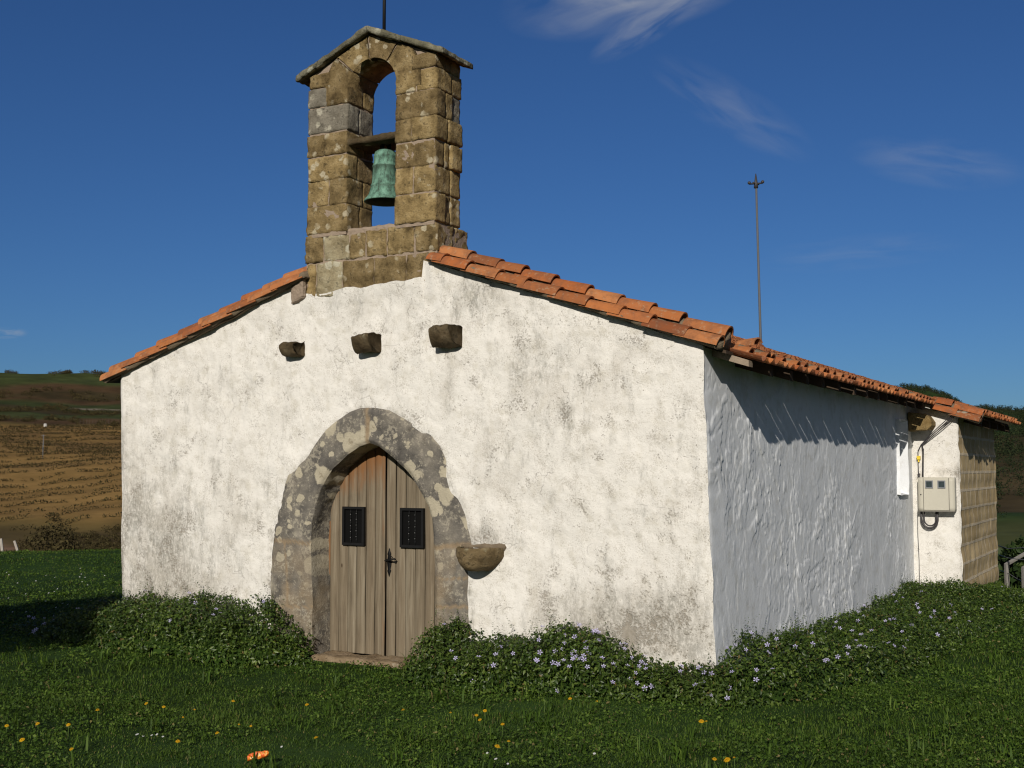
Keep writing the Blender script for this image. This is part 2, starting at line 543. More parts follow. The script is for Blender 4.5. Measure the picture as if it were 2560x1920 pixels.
def m_leaf(name, c1, c2, c3, rough=0.45, spec=0.35, trans=0.25, dry=None):
    M = Mat(name, rough, spec)
    r = M.isl()
    c = M.ramp(r, [(0.0, c1), (0.55, c2), (1.0, c3)])
    c = M.mix(M.math('MULTIPLY', M.step(M.noise(1.3, 3), 0.35, 0.7), 0.5), c, c1)
    if dry:
        c = M.mix(M.math('MULTIPLY', M.step(M.math('FRACT', M.math('MULTIPLY', r, 17.3)), 0.975, 0.98), 0.8), c, dry)
        c = M.mix(M.math('MULTIPLY', M.step(M.noise(0.9, 4, 0.65), 0.52, 0.7), 0.22), c, c3)
    M.color(c)
    if trans:
        out = M.nt.nodes['Material Output']
        t = M.N('ShaderNodeBsdfTranslucent'); M.L(c, t.inputs['Color'])
        ms = M.N('ShaderNodeMixShader'); ms.inputs[0].default_value = trans
        M.L(M.b.outputs[0], ms.inputs[1]); M.L(t.outputs[0], ms.inputs[2]); M.L(ms.outputs[0], out.inputs['Surface'])
    return M.m


def m_attr_ground(name, fine=6.0, var=0.35):
    M = Mat(name, 1.0, 0.05)
    c = M.attr('tint', 'Color')
    n = M.noise(fine, 6, 0.7)
    c = M.mix(1.0, c, M.mix(n, (1 - var,) * 3, (1 + var,) * 3), 'MULTIPLY')
    M.color(c)
    return M.m


MT = dict(
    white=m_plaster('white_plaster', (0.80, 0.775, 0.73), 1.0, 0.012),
    side=m_plaster('lightened_troweled_plaster', (0.82, 0.84, 0.87), 0.2, 0.003),  # same white as the front, lightened and blued in place of light
    ochre=m_stone('ochre_sandstone', (0.090, 0.063, 0.029), (0.26, 0.190, 0.092), (0.46, 0.355, 0.195), (0.52, 0.46, 0.33), 0.5, 0.55, 1.7),
    grey=m_stone('grey_arch_stone', (0.120, 0.102, 0.080), (0.19, 0.165, 0.130), (0.29, 0.255, 0.205), (0.50, 0.46, 0.37), 0.75, 0.0, 1.0),
    corbel=m_stone('brown_corbel_stone', (0.050, 0.036, 0.020), (0.095, 0.070, 0.040), (0.17, 0.135, 0.085), (0.36, 0.33, 0.24), 0.35, 0.2, 1.6),
    cap=m_stone('lichened_slab', (0.075, 0.072, 0.05), (0.16, 0.15, 0.105), (0.29, 0.275, 0.21), (0.42, 0.41, 0.32), 0.6, 0.3, 1.4),
    mortar=m_simple('pinkish_mortar', (0.30, 0.235, 0.18), 0.4, 9, 0.95, 0.1, 0.012),
    bedding=m_simple('grey_brown_bedding_mortar', (0.185, 0.145, 0.10), 0.4, 9, 0.95, 0.1, 0.014),
    tile=m_tiles(),
    rafter=m_simple('old_dark_timber', (0.07, 0.05, 0.035), 0.4, 12, 0.9, 0.1, 0.006, 0.2),
    pale_timber=m_simple('bleached_and_lit_timber', (0.30, 0.24, 0.18), 0.4, 14, 0.9, 0.1, 0.008),
    door=m_wood_door(),
    iron=m_simple('black_iron', (0.008, 0.008, 0.0085), 0.3, 20, 0.6, 0.2, 0.0),
    studs=m_simple('pale_iron', (0.20, 0.20, 0.20), 0.3, 20, 0.35, 0.5, 0.0, 0, 0.6),  # paler, shinier iron for the beads on the bars
    dark=m_simple('painted_dark_interior', (0.006, 0.006, 0.006), 0.2, 5, 0.9, 0.05, 0),
    bell=m_bell(),
    block=m_blockwork(),
    bluestone=m_stone('grey_pier_stone', (0.105, 0.092, 0.072), (0.195, 0.178, 0.148), (0.29, 0.265, 0.22), (0.48, 0.45, 0.36), 0.8, 0.3, 1.5),
    palestone=m_stone('crusted_pale_stone', (0.17, 0.135, 0.075), (0.34, 0.29, 0.19), (0.47, 0.43, 0.31), (0.52, 0.49, 0.38), 0.8, 0.3, 1.3),
    box=m_simple('grey_enamel', (0.50, 0.475, 0.40), 0.06, 5, 0.5, 0.3, 0.0),
    boxline=m_simple('panel_gap', (0.16, 0.15, 0.13), 0.1, 5, 0.7, 0.2, 0.0),
    glass=m_simple('meter_glass', (0.035, 0.05, 0.055), 0.5, 30, 0.08, 0.5, 0.0),
    cable=m_simple('black_cable', (0.045, 0.042, 0.045), 0.2, 10, 0.5, 0.3, 0.0),
    yellow=m_simple('yellow_plastic', (0.75, 0.55, 0.04), 0.1, 10, 0.4, 0.4, 0.0),
    galv=m_simple('galvanised_steel', (0.22, 0.23, 0.25), 0.15, 10, 0.5, 0.4, 0.0, 0, 0.3),
    mast=m_simple('dull_mast_steel', (0.10, 0.105, 0.115), 0.15, 10, 0.7, 0.3, 0.0),
    concrete=m_simple('weathered_concrete', (0.24, 0.225, 0.205), 0.25, 8, 0.9, 0.1, 0.008),
    wire=m_simple('fence_wire', (0.15, 0.14, 0.13), 0.1, 8, 0.6, 0.3, 0.0),
    vinca=m_leaf('glossy_leaf', (0.018, 0.038, 0.006), (0.052, 0.094, 0.012), (0.125, 0.175, 0.030), 0.42, 0.35, 0.2, (0.16, 0.11, 0.04)),
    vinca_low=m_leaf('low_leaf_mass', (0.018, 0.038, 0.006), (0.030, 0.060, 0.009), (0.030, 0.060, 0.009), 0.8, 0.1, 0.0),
    lilac=m_leaf('lilac_petal', (0.52, 0.47, 0.76), (0.60, 0.56, 0.82), (0.70, 0.67, 0.88), 0.7, 0.2, 0.3),
    eye=m_simple('pale_flower_eye', (0.75, 0.72, 0.70), 0.1, 8, 0.7, 0.2, 0.0),
    yellow_petal=m_leaf('yellow_petal', (0.72, 0.40, 0.010), (0.80, 0.47, 0.012), (0.80, 0.52, 0.02), 0.7, 0.2, 0.3),
    white_petal=m_leaf('white_petal', (0.75, 0.75, 0.75), (0.82, 0.82, 0.82), (0.85, 0.84, 0.82), 0.7, 0.2, 0.3),
    stem=m_simple('green_stem', (0.08, 0.13, 0.03), 0.2, 8, 0.7, 0.2, 0.0),
    grass=m_leaf('grass_blade', (0.030, 0.062, 0.006), (0.060, 0.118, 0.011), (0.135, 0.200, 0.030), 0.6, 0.25, 0.3, (0.22, 0.17, 0.07)),
    bark=m_simple('bark', (0.09, 0.07, 0.05), 0.4, 12, 0.95, 0.1, 0.01),
    foliage=m_leaf('tree_leaf', (0.020, 0.040, 0.010), (0.035, 0.06, 0.015), (0.06, 0.09, 0.02), 0.6, 0.2, 0.2),
    wood_far=m_leaf('far_wood_leaf', (0.010, 0.018, 0.008), (0.020, 0.030, 0.012), (0.040, 0.048, 0.018), 0.8, 0.1, 0.0),
    scrub=m_leaf('scrub_leaf', (0.035, 0.026, 0.012), (0.055, 0.045, 0.018), (0.08, 0.065, 0.025), 0.8, 0.1, 0.0),
    soil=m_attr_ground('lawn_soil', 3.0),
    hill=m_attr_ground('hillside_ground', 0.35, 0.45),
)


def m_wrapper():
    M = Mat('printed_foil', 0.35, 0.5)
    n = M.noise(38, 3, 0.6)
    M.color(M.ramp(n, [(0.38, (0.70, 0.10, 0.01)), (0.52, (0.75, 0.16, 0.02)), (0.6, (0.80, 0.42, 0.05)), (0.7, (0.8, 0.7, 0.55))]))
    M.bump(M.noise(60, 4), 0.006, 1.0)
    return M.m


# ------------------------------------------------------------------ ground
def polar(x, y):
    dx, dy = x - CAM[0], y - CAM[1]
    return np.degrees(np.arctan2(-dx, dy)), np.hypot(dx, dy)      # azimuth left of +Y, distance


def lawn_edge(az):
    return 19.6 + 10.4 * smooth(6.9, 8.4, az)


def ground_z(x, y):
    az, r = polar(x, y)
    e = np.where(np.abs(az) > 95, 30.0, lawn_edge(az))
    z = -0.27 + 0.05 * fbm(x * 0.35, y * 0.35, 0, 3, 5) + 0.012 * fbm(x * 2.2, y * 2.2, 0, 2, 8)
    near = np.exp(-((x + 3.6) / 1.2) ** 2 - ((y + 0.1) / 0.9) ** 2)
    z = z * (1 - near) + near * (-0.285)
    d = np.maximum(r - e, 0)
    return z - 0.035 * d ** 1.5


LEFT_R = [0, 30, 45, 70, 100, 125, 200, 330, 420, 520, 600, 900, 2500]
LEFT_Z = [-.3, -.3, -2.5, -5.8, -5.6, -4.3, 1.2, 12.4, 22.0, 38.8, 41.5, 30, 0]
RIGHT_R = [0, 19.6, 30, 60, 120, 200, 320, 460, 700, 1000, 2500]
RIGHT_Z = [-.3, -.3, -1.6, -4.5, -6.5, -5.0, 4.0, 16, 33, 16, 0]


def terrain_z(az, r):
    zl = np.interp(r, LEFT_R, LEFT_Z)
    zr = np.interp(r, RIGHT_R, RIGHT_Z)
    crest = smooth(380, 700, r) * (1 - smooth(720, 1100, r))
    zr = zr + crest * (15 * np.exp(-((az - 10.4) / 1.7) ** 2) - 2.5 * smooth(5, 9, az) * (1 - smooth(9, 10, az)) + 3 * fbm(az * 0.8, az * 0, 3, 3, 2))
    k = smooth(14, 30, az)
    z = zl * k + zr * (1 - k)
    zb = np.interp(r, [0, 30, 60, 200, 2500], [-.3, -.3, -3, -8, 0])
    kb = smooth(95, 120, np.abs(az))
    z = z * (1 - kb) + zb * kb
    x = -np.sin(np.radians(az)) * r; y = np.cos(np.radians(az)) * r
    return z + smooth(60, 200, r) * 1.6 * fbm(x * 0.012, y * 0.012, 0, 3, 21) + smooth(40, 100, r) * 0.4 * fbm(x * 0.06, y * 0.06, 0, 2, 4)


def build_ground():
    # lawn: one round sheet under the grass
    azs = np.radians(np.concatenate([np.arange(-180, -10, 4.0), np.arange(-10, 60, 0.5), np.arange(60, 180.1, 4.0)]))
    rs = np.concatenate([[0.0], np.arange(0.5, 40.1, 0.4)])
    A, R = np.meshgrid(azs, rs, indexing='ij')
    x = CAM[0] - np.sin(A) * R; y = CAM[1] + np.cos(A) * R
    z = ground_z(x, y)
    v = np.stack([x, y, z], -1).reshape(-1, 3)
    n = fbm(v[:, 0] * .5, v[:, 1] * .5, 0, 3, 2)
    t = np.array([0.022, 0.045, 0.011])[None] * (1 + 0.35 * n[:, None])
    f = grid_faces(len(azs), len(rs))
    o = obj('lawn', v, f, MT['soil'], shade=True, attrs={'tint': t}); tag(o, kind='structure')
    # the land beyond, in three sectors
    for name, a0, a1, st in (('hillside', 20, 100, 0.25), ('forest_hill', -40, 20, 0.25), ('valley', 100, 320, 4.0)):
        azd = np.arange(a0, a1 + st / 2, st)
        rs = np.concatenate([np.arange(26, 60, 4), np.arange(60, 640, 4), np.arange(640, 1000, 20), np.geomspace(1000, 6000, 14)])
        A, R = np.meshgrid(azd, rs, indexing='ij')
        Aw = (A + 180) % 360 - 180
        z = terrain_z(Aw, R)
        z = np.where(R > 2500, 0 - (R - 2500) * 0.004, z)
        zl = ground_z(CAM[0] - np.sin(np.radians(A)) * R, CAM[1] + np.cos(np.radians(A)) * R)
        kk = smooth(30, 45, R)
        z = np.where(R < 45, np.minimum(z, zl) - 0.6 * (1 - kk), z)
        x = CAM[0] - np.sin(np.radians(A)) * R; y = CAM[1] + np.cos(np.radians(A)) * R
        v = np.stack([x, y, z], -1).reshape(-1, 3)
        fa, fr = Aw.ravel(), R.ravel()
        nz = fbm(v[:, 0] * .02, v[:, 1] * .02, 0, 4, 31)
        nf = fbm(v[:, 0] * .15, v[:, 1] * .15, 0, 3, 7)
        rr = fr + 16 * nz
        green = np.array([0.050, 0.062, 0.020]); dgreen = np.array([0.030, 0.055, 0.015]); brown = np.array([0.085, 0.052, 0.026])
        ochre = np.array([0.225, 0.138, 0.048]); ochre2 = np.array([0.115, 0.072, 0.030]); heath = np.array([0.045, 0.035, 0.016])
        t = np.tile(dgreen, (len(v), 1))
        if name == 'hillside':
            def band(a, b, c, soft=8):
                w = (smooth(a - soft, a + soft, rr) * (1 - smooth(b - soft, b + soft, rr)))[:, None]
                t[:] = t * (1 - w) + c * w
            band(60, 104, np.array([0.05, 0.075, 0.02]))
            band(104, 128, np.array([0.075, 0.055, 0.025]))
            band(128, 335, ochre)
            w = (smooth(128, 140, rr) * (1 - smooth(320, 340, rr)) * smooth(-0.1, 0.5, nz + 0.5 * nf))[:, None]
            t[:] = t * (1 - 0.75 * w) + ochre2 * 0.75 * w
            band(336, 366, brown); band(366, 392, np.array([0.05, 0.058, 0.02])); band(392, 410, heath, 4); band(410, 440, green * 0.8)
            band(440, 478, brown * 0.85); band(452, 460, heath, 4); band(478, 640, green)
            # a pale farm track across the slope
            d = np.abs(fr - (402 + (fa - 47.2) * 4.0)); w = ((1 - smooth(1.5, 4.5, d)) * smooth(46, 47, fa) * (1 - smooth(48.9, 49.6, fa)))[:, None]
            t[:] = t * (1 - w) + np.array([0.22, 0.19, 0.15]) * w
            # bare clearing near the lawn's edge
            w = ((1 - smooth(0.6, 1.0, np.hypot((fa - 52.3) / 1.7, (fr - 112) / 10))))[:, None]
            t[:] = t * (1 - w) + np.array([0.16, 0.10, 0.065]) * w
        elif name == 'forest_hill':
            w = smooth(-0.2, 0.4, nz)[:, None]
            t[:] = dgreen * (1 - w) * 0.8 + heath * w
            w = (smooth(180, 200, rr) * (1 - smooth(285, 320, rr)))[:, None]
            t[:] = t * (1 - w) + np.array([0.062, 0.046, 0.022]) * w
            w = (smooth(60, 80, rr) * (1 - smooth(150, 180, rr)))[:, None]
            t[:] = t * (1 - w) + np.array([0.055, 0.062, 0.022]) * w
        t = t * (1 + 0.25 * nf[:, None])
        f = grid_faces(len(azd), len(rs))
        o = obj(name, v, f, MT['hill'], shade=True, attrs={'tint': np.clip(t, 0.004, 1)}); tag(o, kind='structure')


build_ground()

# ------------------------------------------------------------------ chapel
CH = empty('chapel', (-3.6, 4.4, -0.27), 'small whitewashed stone chapel with red tiled roof and bellcote on top', 'chapel')
YB = 8.85                                                  # where the buttress starts
RIDGE_X = -3.69


def corner_x(z):
    return -0.030 * np.asarray(z) + 0.010 * fbm(np.asarray(z) * 3.1, 0.3, 0, 3, 40) + 0.004 * fbm(np.asarray(z) * 14, 0.3, 0, 2, 41)


def left_x(z):
    return -7.10 - 0.040 * np.asarray(z) + 0.010 * fbm(np.asarray(z) * 2.7, 4.3, 0, 3, 44)


def deck_z(x):
    x = np.asarray(x, float)
    return np.where(x > RIDGE_X, 2.735 - 0.343 * (x - 0.0), 2.735 - 0.343 * (2 * RIDGE_X - x + 0.18))


OUTER = [(-4.893, -0.30), (-4.900, 0.0), (-4.904, 0.228), (-4.903, 0.464), (-4.927, 0.736), (-4.895, 0.956), (-4.817, 1.213), (-4.773, 1.378), (-4.694, 1.598), (-4.568, 1.689), (-4.431, 1.798), (-4.319, 1.941), (-4.208, 2.066), (-4.074, 2.154), (-3.898, 2.248), (-3.766, 2.286), (-3.593, 2.286), (-3.401, 2.255), (-3.232, 2.173), (-3.065, 2.083), (-2.901, 1.995), (-2.799, 1.892), (-2.728, 1.756), (-2.697, 1.604), (-2.647, 1.453), (-2.538, 1.37), (-2.479, 1.255), (-2.44, 1.106), (-2.40, 0.991), (-2.39, 0.88), (-2.448, 0.742), (-2.438, 0.61), (-2.447, 0.445), (-2.422, 0.184), (-2.421, 0.02), (-2.421, -0.30)]
INNER = [(-4.352, -0.30), (-4.358, 0.0), (-4.363, 0.222), (-4.371, 0.488), (-4.390, 0.916), (-4.375, 1.095), (-4.322, 1.312), (-4.245, 1.492), (-4.113, 1.671), (-3.937, 1.804), (-3.784, 1.892), (-3.654, 1.929), (-3.546, 1.898), (-3.354, 1.775), (-3.186, 1.637), (-3.061, 1.5), (-2.948, 1.314), (-2.896, 1.18), (-2.875, 0.978), (-2.863, 0.726), (-2.85, 0.124), (-2.845, -0.109), (-2.845, -0.30)]


def resample(P, n):
    P = np.array(P, float)
    d = np.concatenate([[0], np.cumsum(np.hypot(*np.diff(P, axis=0).T))])
    t = np.linspace(0, d[-1], n)
    return np.stack([np.interp(t, d, P[:, 0]), np.interp(t, d, P[:, 1])], 1)


def inside(px, pz, P):
    P = np.asarray(P)
    r = np.zeros(px.shape, bool)
    j = len(P) - 1
    for i in range(len(P)):
        c = ((P[i, 1] > pz) != (P[j, 1] > pz)) & (px < (P[j, 0] - P[i, 0]) * (pz - P[i, 1]) / (P[j, 1] - P[i, 1] + 1e-12) + P[i, 0])
        r ^= c; j = i
    return r


def gable_dirt(x, z):
    def blob(cx, cz, rx, rz, a):
        return a * np.exp(-((x - cx) / rx) ** 2 - ((z - cz) / rz) ** 2)
    d = np.zeros_like(x)
    d += blob(-6.55, 0.85, 0.75, 0.95, 0.95) + blob(-6.2, 0.35, 0.8, 0.35, 0.55) + blob(-7.1, 1.3, 0.25, 0.8, 0.5)
    d += blob(-5.4, 1.1, 0.5, 0.5, 0.35) + blob(-0.75, 0.28, 0.75, 0.36, 1.5) + blob(-0.5, 0.05, 0.7, 0.2, 0.8)
    d += blob(-1.45, 2.35, 0.65, 0.5, 0.55) + blob(-1.9, 2.75, 0.35, 0.35, 0.4) + blob(-2.4, 3.35, 0.4, 0.3, 0.6)
    d += blob(-2.1, 1.55, 0.5, 0.4, 0.3) + blob(-0.25, 1.3, 0.35, 0.9, 0.22) + blob(-5.9, 2.5, 0.7, 0.35, 0.25)
    d += blob(-2.25, 1.02, 0.28, 0.12, 0.9) + blob(-3.7, 3.3, 0.8, 0.2, 0.35)
    for cx in (-4.65, -3.7, -2.65): d += blob(cx - 0.08, 2.45, 0.10, 0.55, 0.35) - blob(cx + 0.15, 2.4, 0.1, 0.4, 0.2)
    d -= blob(-0.55, -0.05, 0.36, 0.17, 1.2) + blob(-6.6, 1.3, 0.12, 0.10, 0.8) + blob(-4.4, 2.5, 0.35, 0.4, 0.3)
    return d


def build_gable():
    xs0 = np.linspace(0, 1, 372)
    nv = 190
    tt = np.linspace(0, 1, nv)
    U, T = np.meshgrid(xs0, tt, indexing='ij')
    xr = -7.17 + U * 7.13
    top = deck_z(xr) + 0.005
    rag = 0.022 * fbm(xr * 5, 0 * xr, 3, 3, 60)
    mid = (xr > -4.50) & (xr < -2.93)
    top = np.where(mid, np.minimum(top, 3.545 + rag + 0.03 * np.sin((xr + 3.7) * 2.1)), top)
    zb = -0.6
    Z = zb + T * (top - zb)
    X = left_x(Z) + U * (corner_x(Z) - left_x(Z))
    e = np.minimum(1, np.minimum(U, 1 - U) * 7.1 / 0.05)
    bulge = 0.022 * fbm(X * 1.1, Z * 1.1, 0, 3, 50) + 0.007 * fbm(X * 6, Z * 6, 0, 3, 51) + 0.0022 * fbm(X * 30, Z * 22, 0, 2, 53)
    patch = smooth(0.8, 1.0, 1.6 - np.hypot((X + 0.55) / 0.42, (Z + 0.05) / 0.22)) * 0.014
    Y = -e * (bulge + patch) + 0.012 * (1 - e)
    Y = np.where(mid, Y - 0.016 * smooth(0.95, 0.99, T), Y)
    Y = Y - 0.03 * np.exp(-((X + 2.89) / 0.07) ** 2) * smooth(3.3, 3.45, Z)
    v = np.stack([X, Y, Z], -1).reshape(-1, 3)
    f = grid_faces(len(xs0), nv)[:, ::-1]
    c = v[f].mean(1)
    P = resample(OUTER, 140)
    ctr = np.array([-3.66, 0.8])
    P2 = ctr + (P - ctr) * 0.955
    P2[:, 1] = np.where(P[:, 1] < 0, -1.0, P2[:, 1])
    f = f[~inside(c[:, 0], c[:, 2], P2)]
    # plaster laps over the arch stones with a slight lip
    dist = np.min(np.hypot(v[:, 0][:, None] - P[None, ::2, 0], v[:, 2][:, None] - P[None, ::2, 1]), 1)
    v[:, 1] -= 0.010 * (1 - smooth(0.0, 0.16, dist))
    f = f[~inside(v[f].mean(1)[:, 0], v[f].mean(1)[:, 2], ctr + (P - ctr) * (0.978 + 0.008 * fbm(np.arange(140) * .35, 0, 0, 3, 70)[:, None]))]
    # the cut edge follows the stones' outline
    ec = np.sort(np.stack([f, np.roll(f, -1, 1)], -1).reshape(-1, 2), 1)
    uq, cnt = np.unique(ec, axis=0, return_counts=True)
    bv = np.unique(uq[cnt == 1])
    Q = resample(ctr + (P - ctr) * (0.978 + 0.008 * fbm(np.arange(140) * .35, 0, 0, 3, 70)[:, None]), 900)
    dd = np.hypot(v[bv, 0][:, None] - Q[None, :, 0], v[bv, 2][:, None] - Q[None, :, 1])
    nb = dd.argmin(1); near = dd.min(1) < 0.035
    v[bv[near], 0] = Q[nb[near], 0]; v[bv[near], 2] = Q[nb[near], 1]
    d = gable_dirt(v[:, 0], v[:, 2]) + 0.5 * (1 - smooth(0.0, 0.07, dist))
    obj('gable_wall', v, f, MT['white'], CH, True, {'dirt_tone': np.clip(d, -1, 1.7)})


def build_side_walls():
    ny, nz = 760, 230
    y = np.linspace(0, YB + 0.05, ny); t = np.linspace(0, 1, nz)
    Yg, T = np.meshgrid(y, t, indexing='ij')
    Z = -0.6 + T * (2.80 + 0.6)
    s = np.clip(Yg / YB, 0, 1)
    e = smooth(0, 0.05, Yg)
    # trowel drags: long vertical ridges broken into ledges
    w = 0.5 * fbm(Yg * 1.3, Z * 0.8, 0, 2, 90)
    n1 = fbm(Yg * 5.5 + w, Z * 1.5 + 0.8 * w, 0, 4, 91, 0.55)
    n2 = fbm(Yg * 15 + 2 * w, Z * 3.6, 0, 3, 92, 0.55)
    rid = (1 - np.abs(n1)) ** 3
    led = smooth(0.05, 0.16, n2) * smooth(-0.3, 0.3, fbm(Yg * 1.8, Z * 1.3, 0, 3, 95))
    area = smooth(-0.35, 0.45, fbm(Yg * 0.9 + 3, Z * 0.8, 0, 3, 97))
    nA = fbm(Yg * 2.6 + 1.5 * w, Z * 2.6 + w, 0, 4, 98, 0.55)
    nB = fbm(Yg * 5.0 + 2 * w, Z * 4.5, 0, 4, 99, 0.55)
    nC = fbm(Yg * 12 + 2 * w, Z * 9, 0, 3, 100, 0.5)
    disp = (0.0060 * smooth(0.24, 0.33, nA) - 0.0035 * smooth(0.36, 0.46, -nA)) * (0.4 + 0.6 * area) + 0.0060 * smooth(0.32, 0.41, nB) * area + 0.0030 * smooth(0.34, 0.5, nC) * (0.3 + 0.7 * area)
    disp = disp + 0.0010 * nA + 0.008 * fbm(Yg * 0.35, Z * 0.3, 0, 2, 93)
    X = -0.030 * Z * (1 - s) + (corner_x(Z) + 0.030 * Z) * np.exp(-Yg / 0.05) + s * (-0.01) + e * (disp - 0.008)
    v = np.stack([X, Yg + 0.012 * (1 - e), Z], -1).reshape(-1, 3)
    f = grid_faces(ny, nz)
    c = v[f].mean(1)
    hole = (c[:, 1] > 7.735) & (c[:, 1] < 8.36) & (c[:, 2] > 1.285) & (c[:, 2] < 2.37)
    f = f[~hole]
    d = 0.9 * np.exp(-(v[:, 1] / 0.06) ** 2) + 0.5 * np.exp(-((v[:, 2] + 0.25) / 0.25) ** 2) - 0.2
    obj('nave_wall', v, f, MT['side'], CH, True, {'dirt_tone': d})
    # reveals of the slit window
    R = MB()
    y0, y1, z0, z1, xo, xi = 7.735, 8.36, 1.285, 2.37, 0.02, -0.42
    yi0, yi1 = 7.95, 8.19
    def quad(a, b, c_, d_):
        n = 14
        a, b, c_, d_ = (np.array(q, float) for q in (a, b, c_, d_))
        uu, vv = np.meshgrid(np.linspace(0, 1, n), np.linspace(0, 1, n), indexing='ij')
        P = (a * ((1 - uu) * (1 - vv))[..., None] + b * (uu * (1 - vv))[..., None] + c_ * (uu * vv)[..., None] + d_ * ((1 - uu) * vv)[..., None]).reshape(-1, 3)
        P = P + 0.006 * fbm(P[:, 0] * 9, P[:, 1] * 9, P[:, 2] * 9, 2, 3)[:, None]
        R.add(P, [tuple(q) for q in grid_faces(n, n)])
    quad((xo, y1, z0), (xi, y1 - 0.03, z0 + .1), (xi, y1 - 0.03, z1 - .02), (xo, y1, z1))
    quad((xo, y0, z0), (xi, y0 + 0.03, z0 + .1), (xi, y0 + 0.03, z1 - .02), (xo, y0, z1))
    quad((xo, y0, z0), (xo, y1, z0), (xi, y1 - .03, z0 + .1), (xi, y0 + .03, z0 + .1))
    quad((xo, y0, z1), (xo, y1, z1), (xi, y1 - .03, z1 - .02), (xi, y0 + .03, z1 - .02))
    quad((xi + .01, y0, z0), (xi + .01, y1, z0), (xi + .01, y1, z1), (xi + .01, y0, z1))
    w_ = R.build('slit_window', MT['side'], CH, True)
    # left wall and rear wall
    zz = np.linspace(-0.6, 2.8, 40); yy = np.linspace(0, 12.7, 60)
    Yg, Zg = np.meshgrid(yy, zz, indexing='ij')
    Xg = left_x(Zg) - 0.012 * fbm(Yg * 2, Zg * 2, 0, 3, 6) * smooth(0, 0.2, Yg)
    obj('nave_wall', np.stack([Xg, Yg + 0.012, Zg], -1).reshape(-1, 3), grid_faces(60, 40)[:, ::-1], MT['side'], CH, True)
    b = MB(); xs = np.linspace(-7.2, 0.6, 30)
    v = [(x, 12.68, z) for x in xs for z in (-0.6, (float(deck_z(x)) if x < 0 else 2.735 - 0.343 * x) - 0.03)]
    b.add(v, [tuple(q) for q in grid_faces(30, 2)])
    b.build('rear_wall', MT['side'], CH)


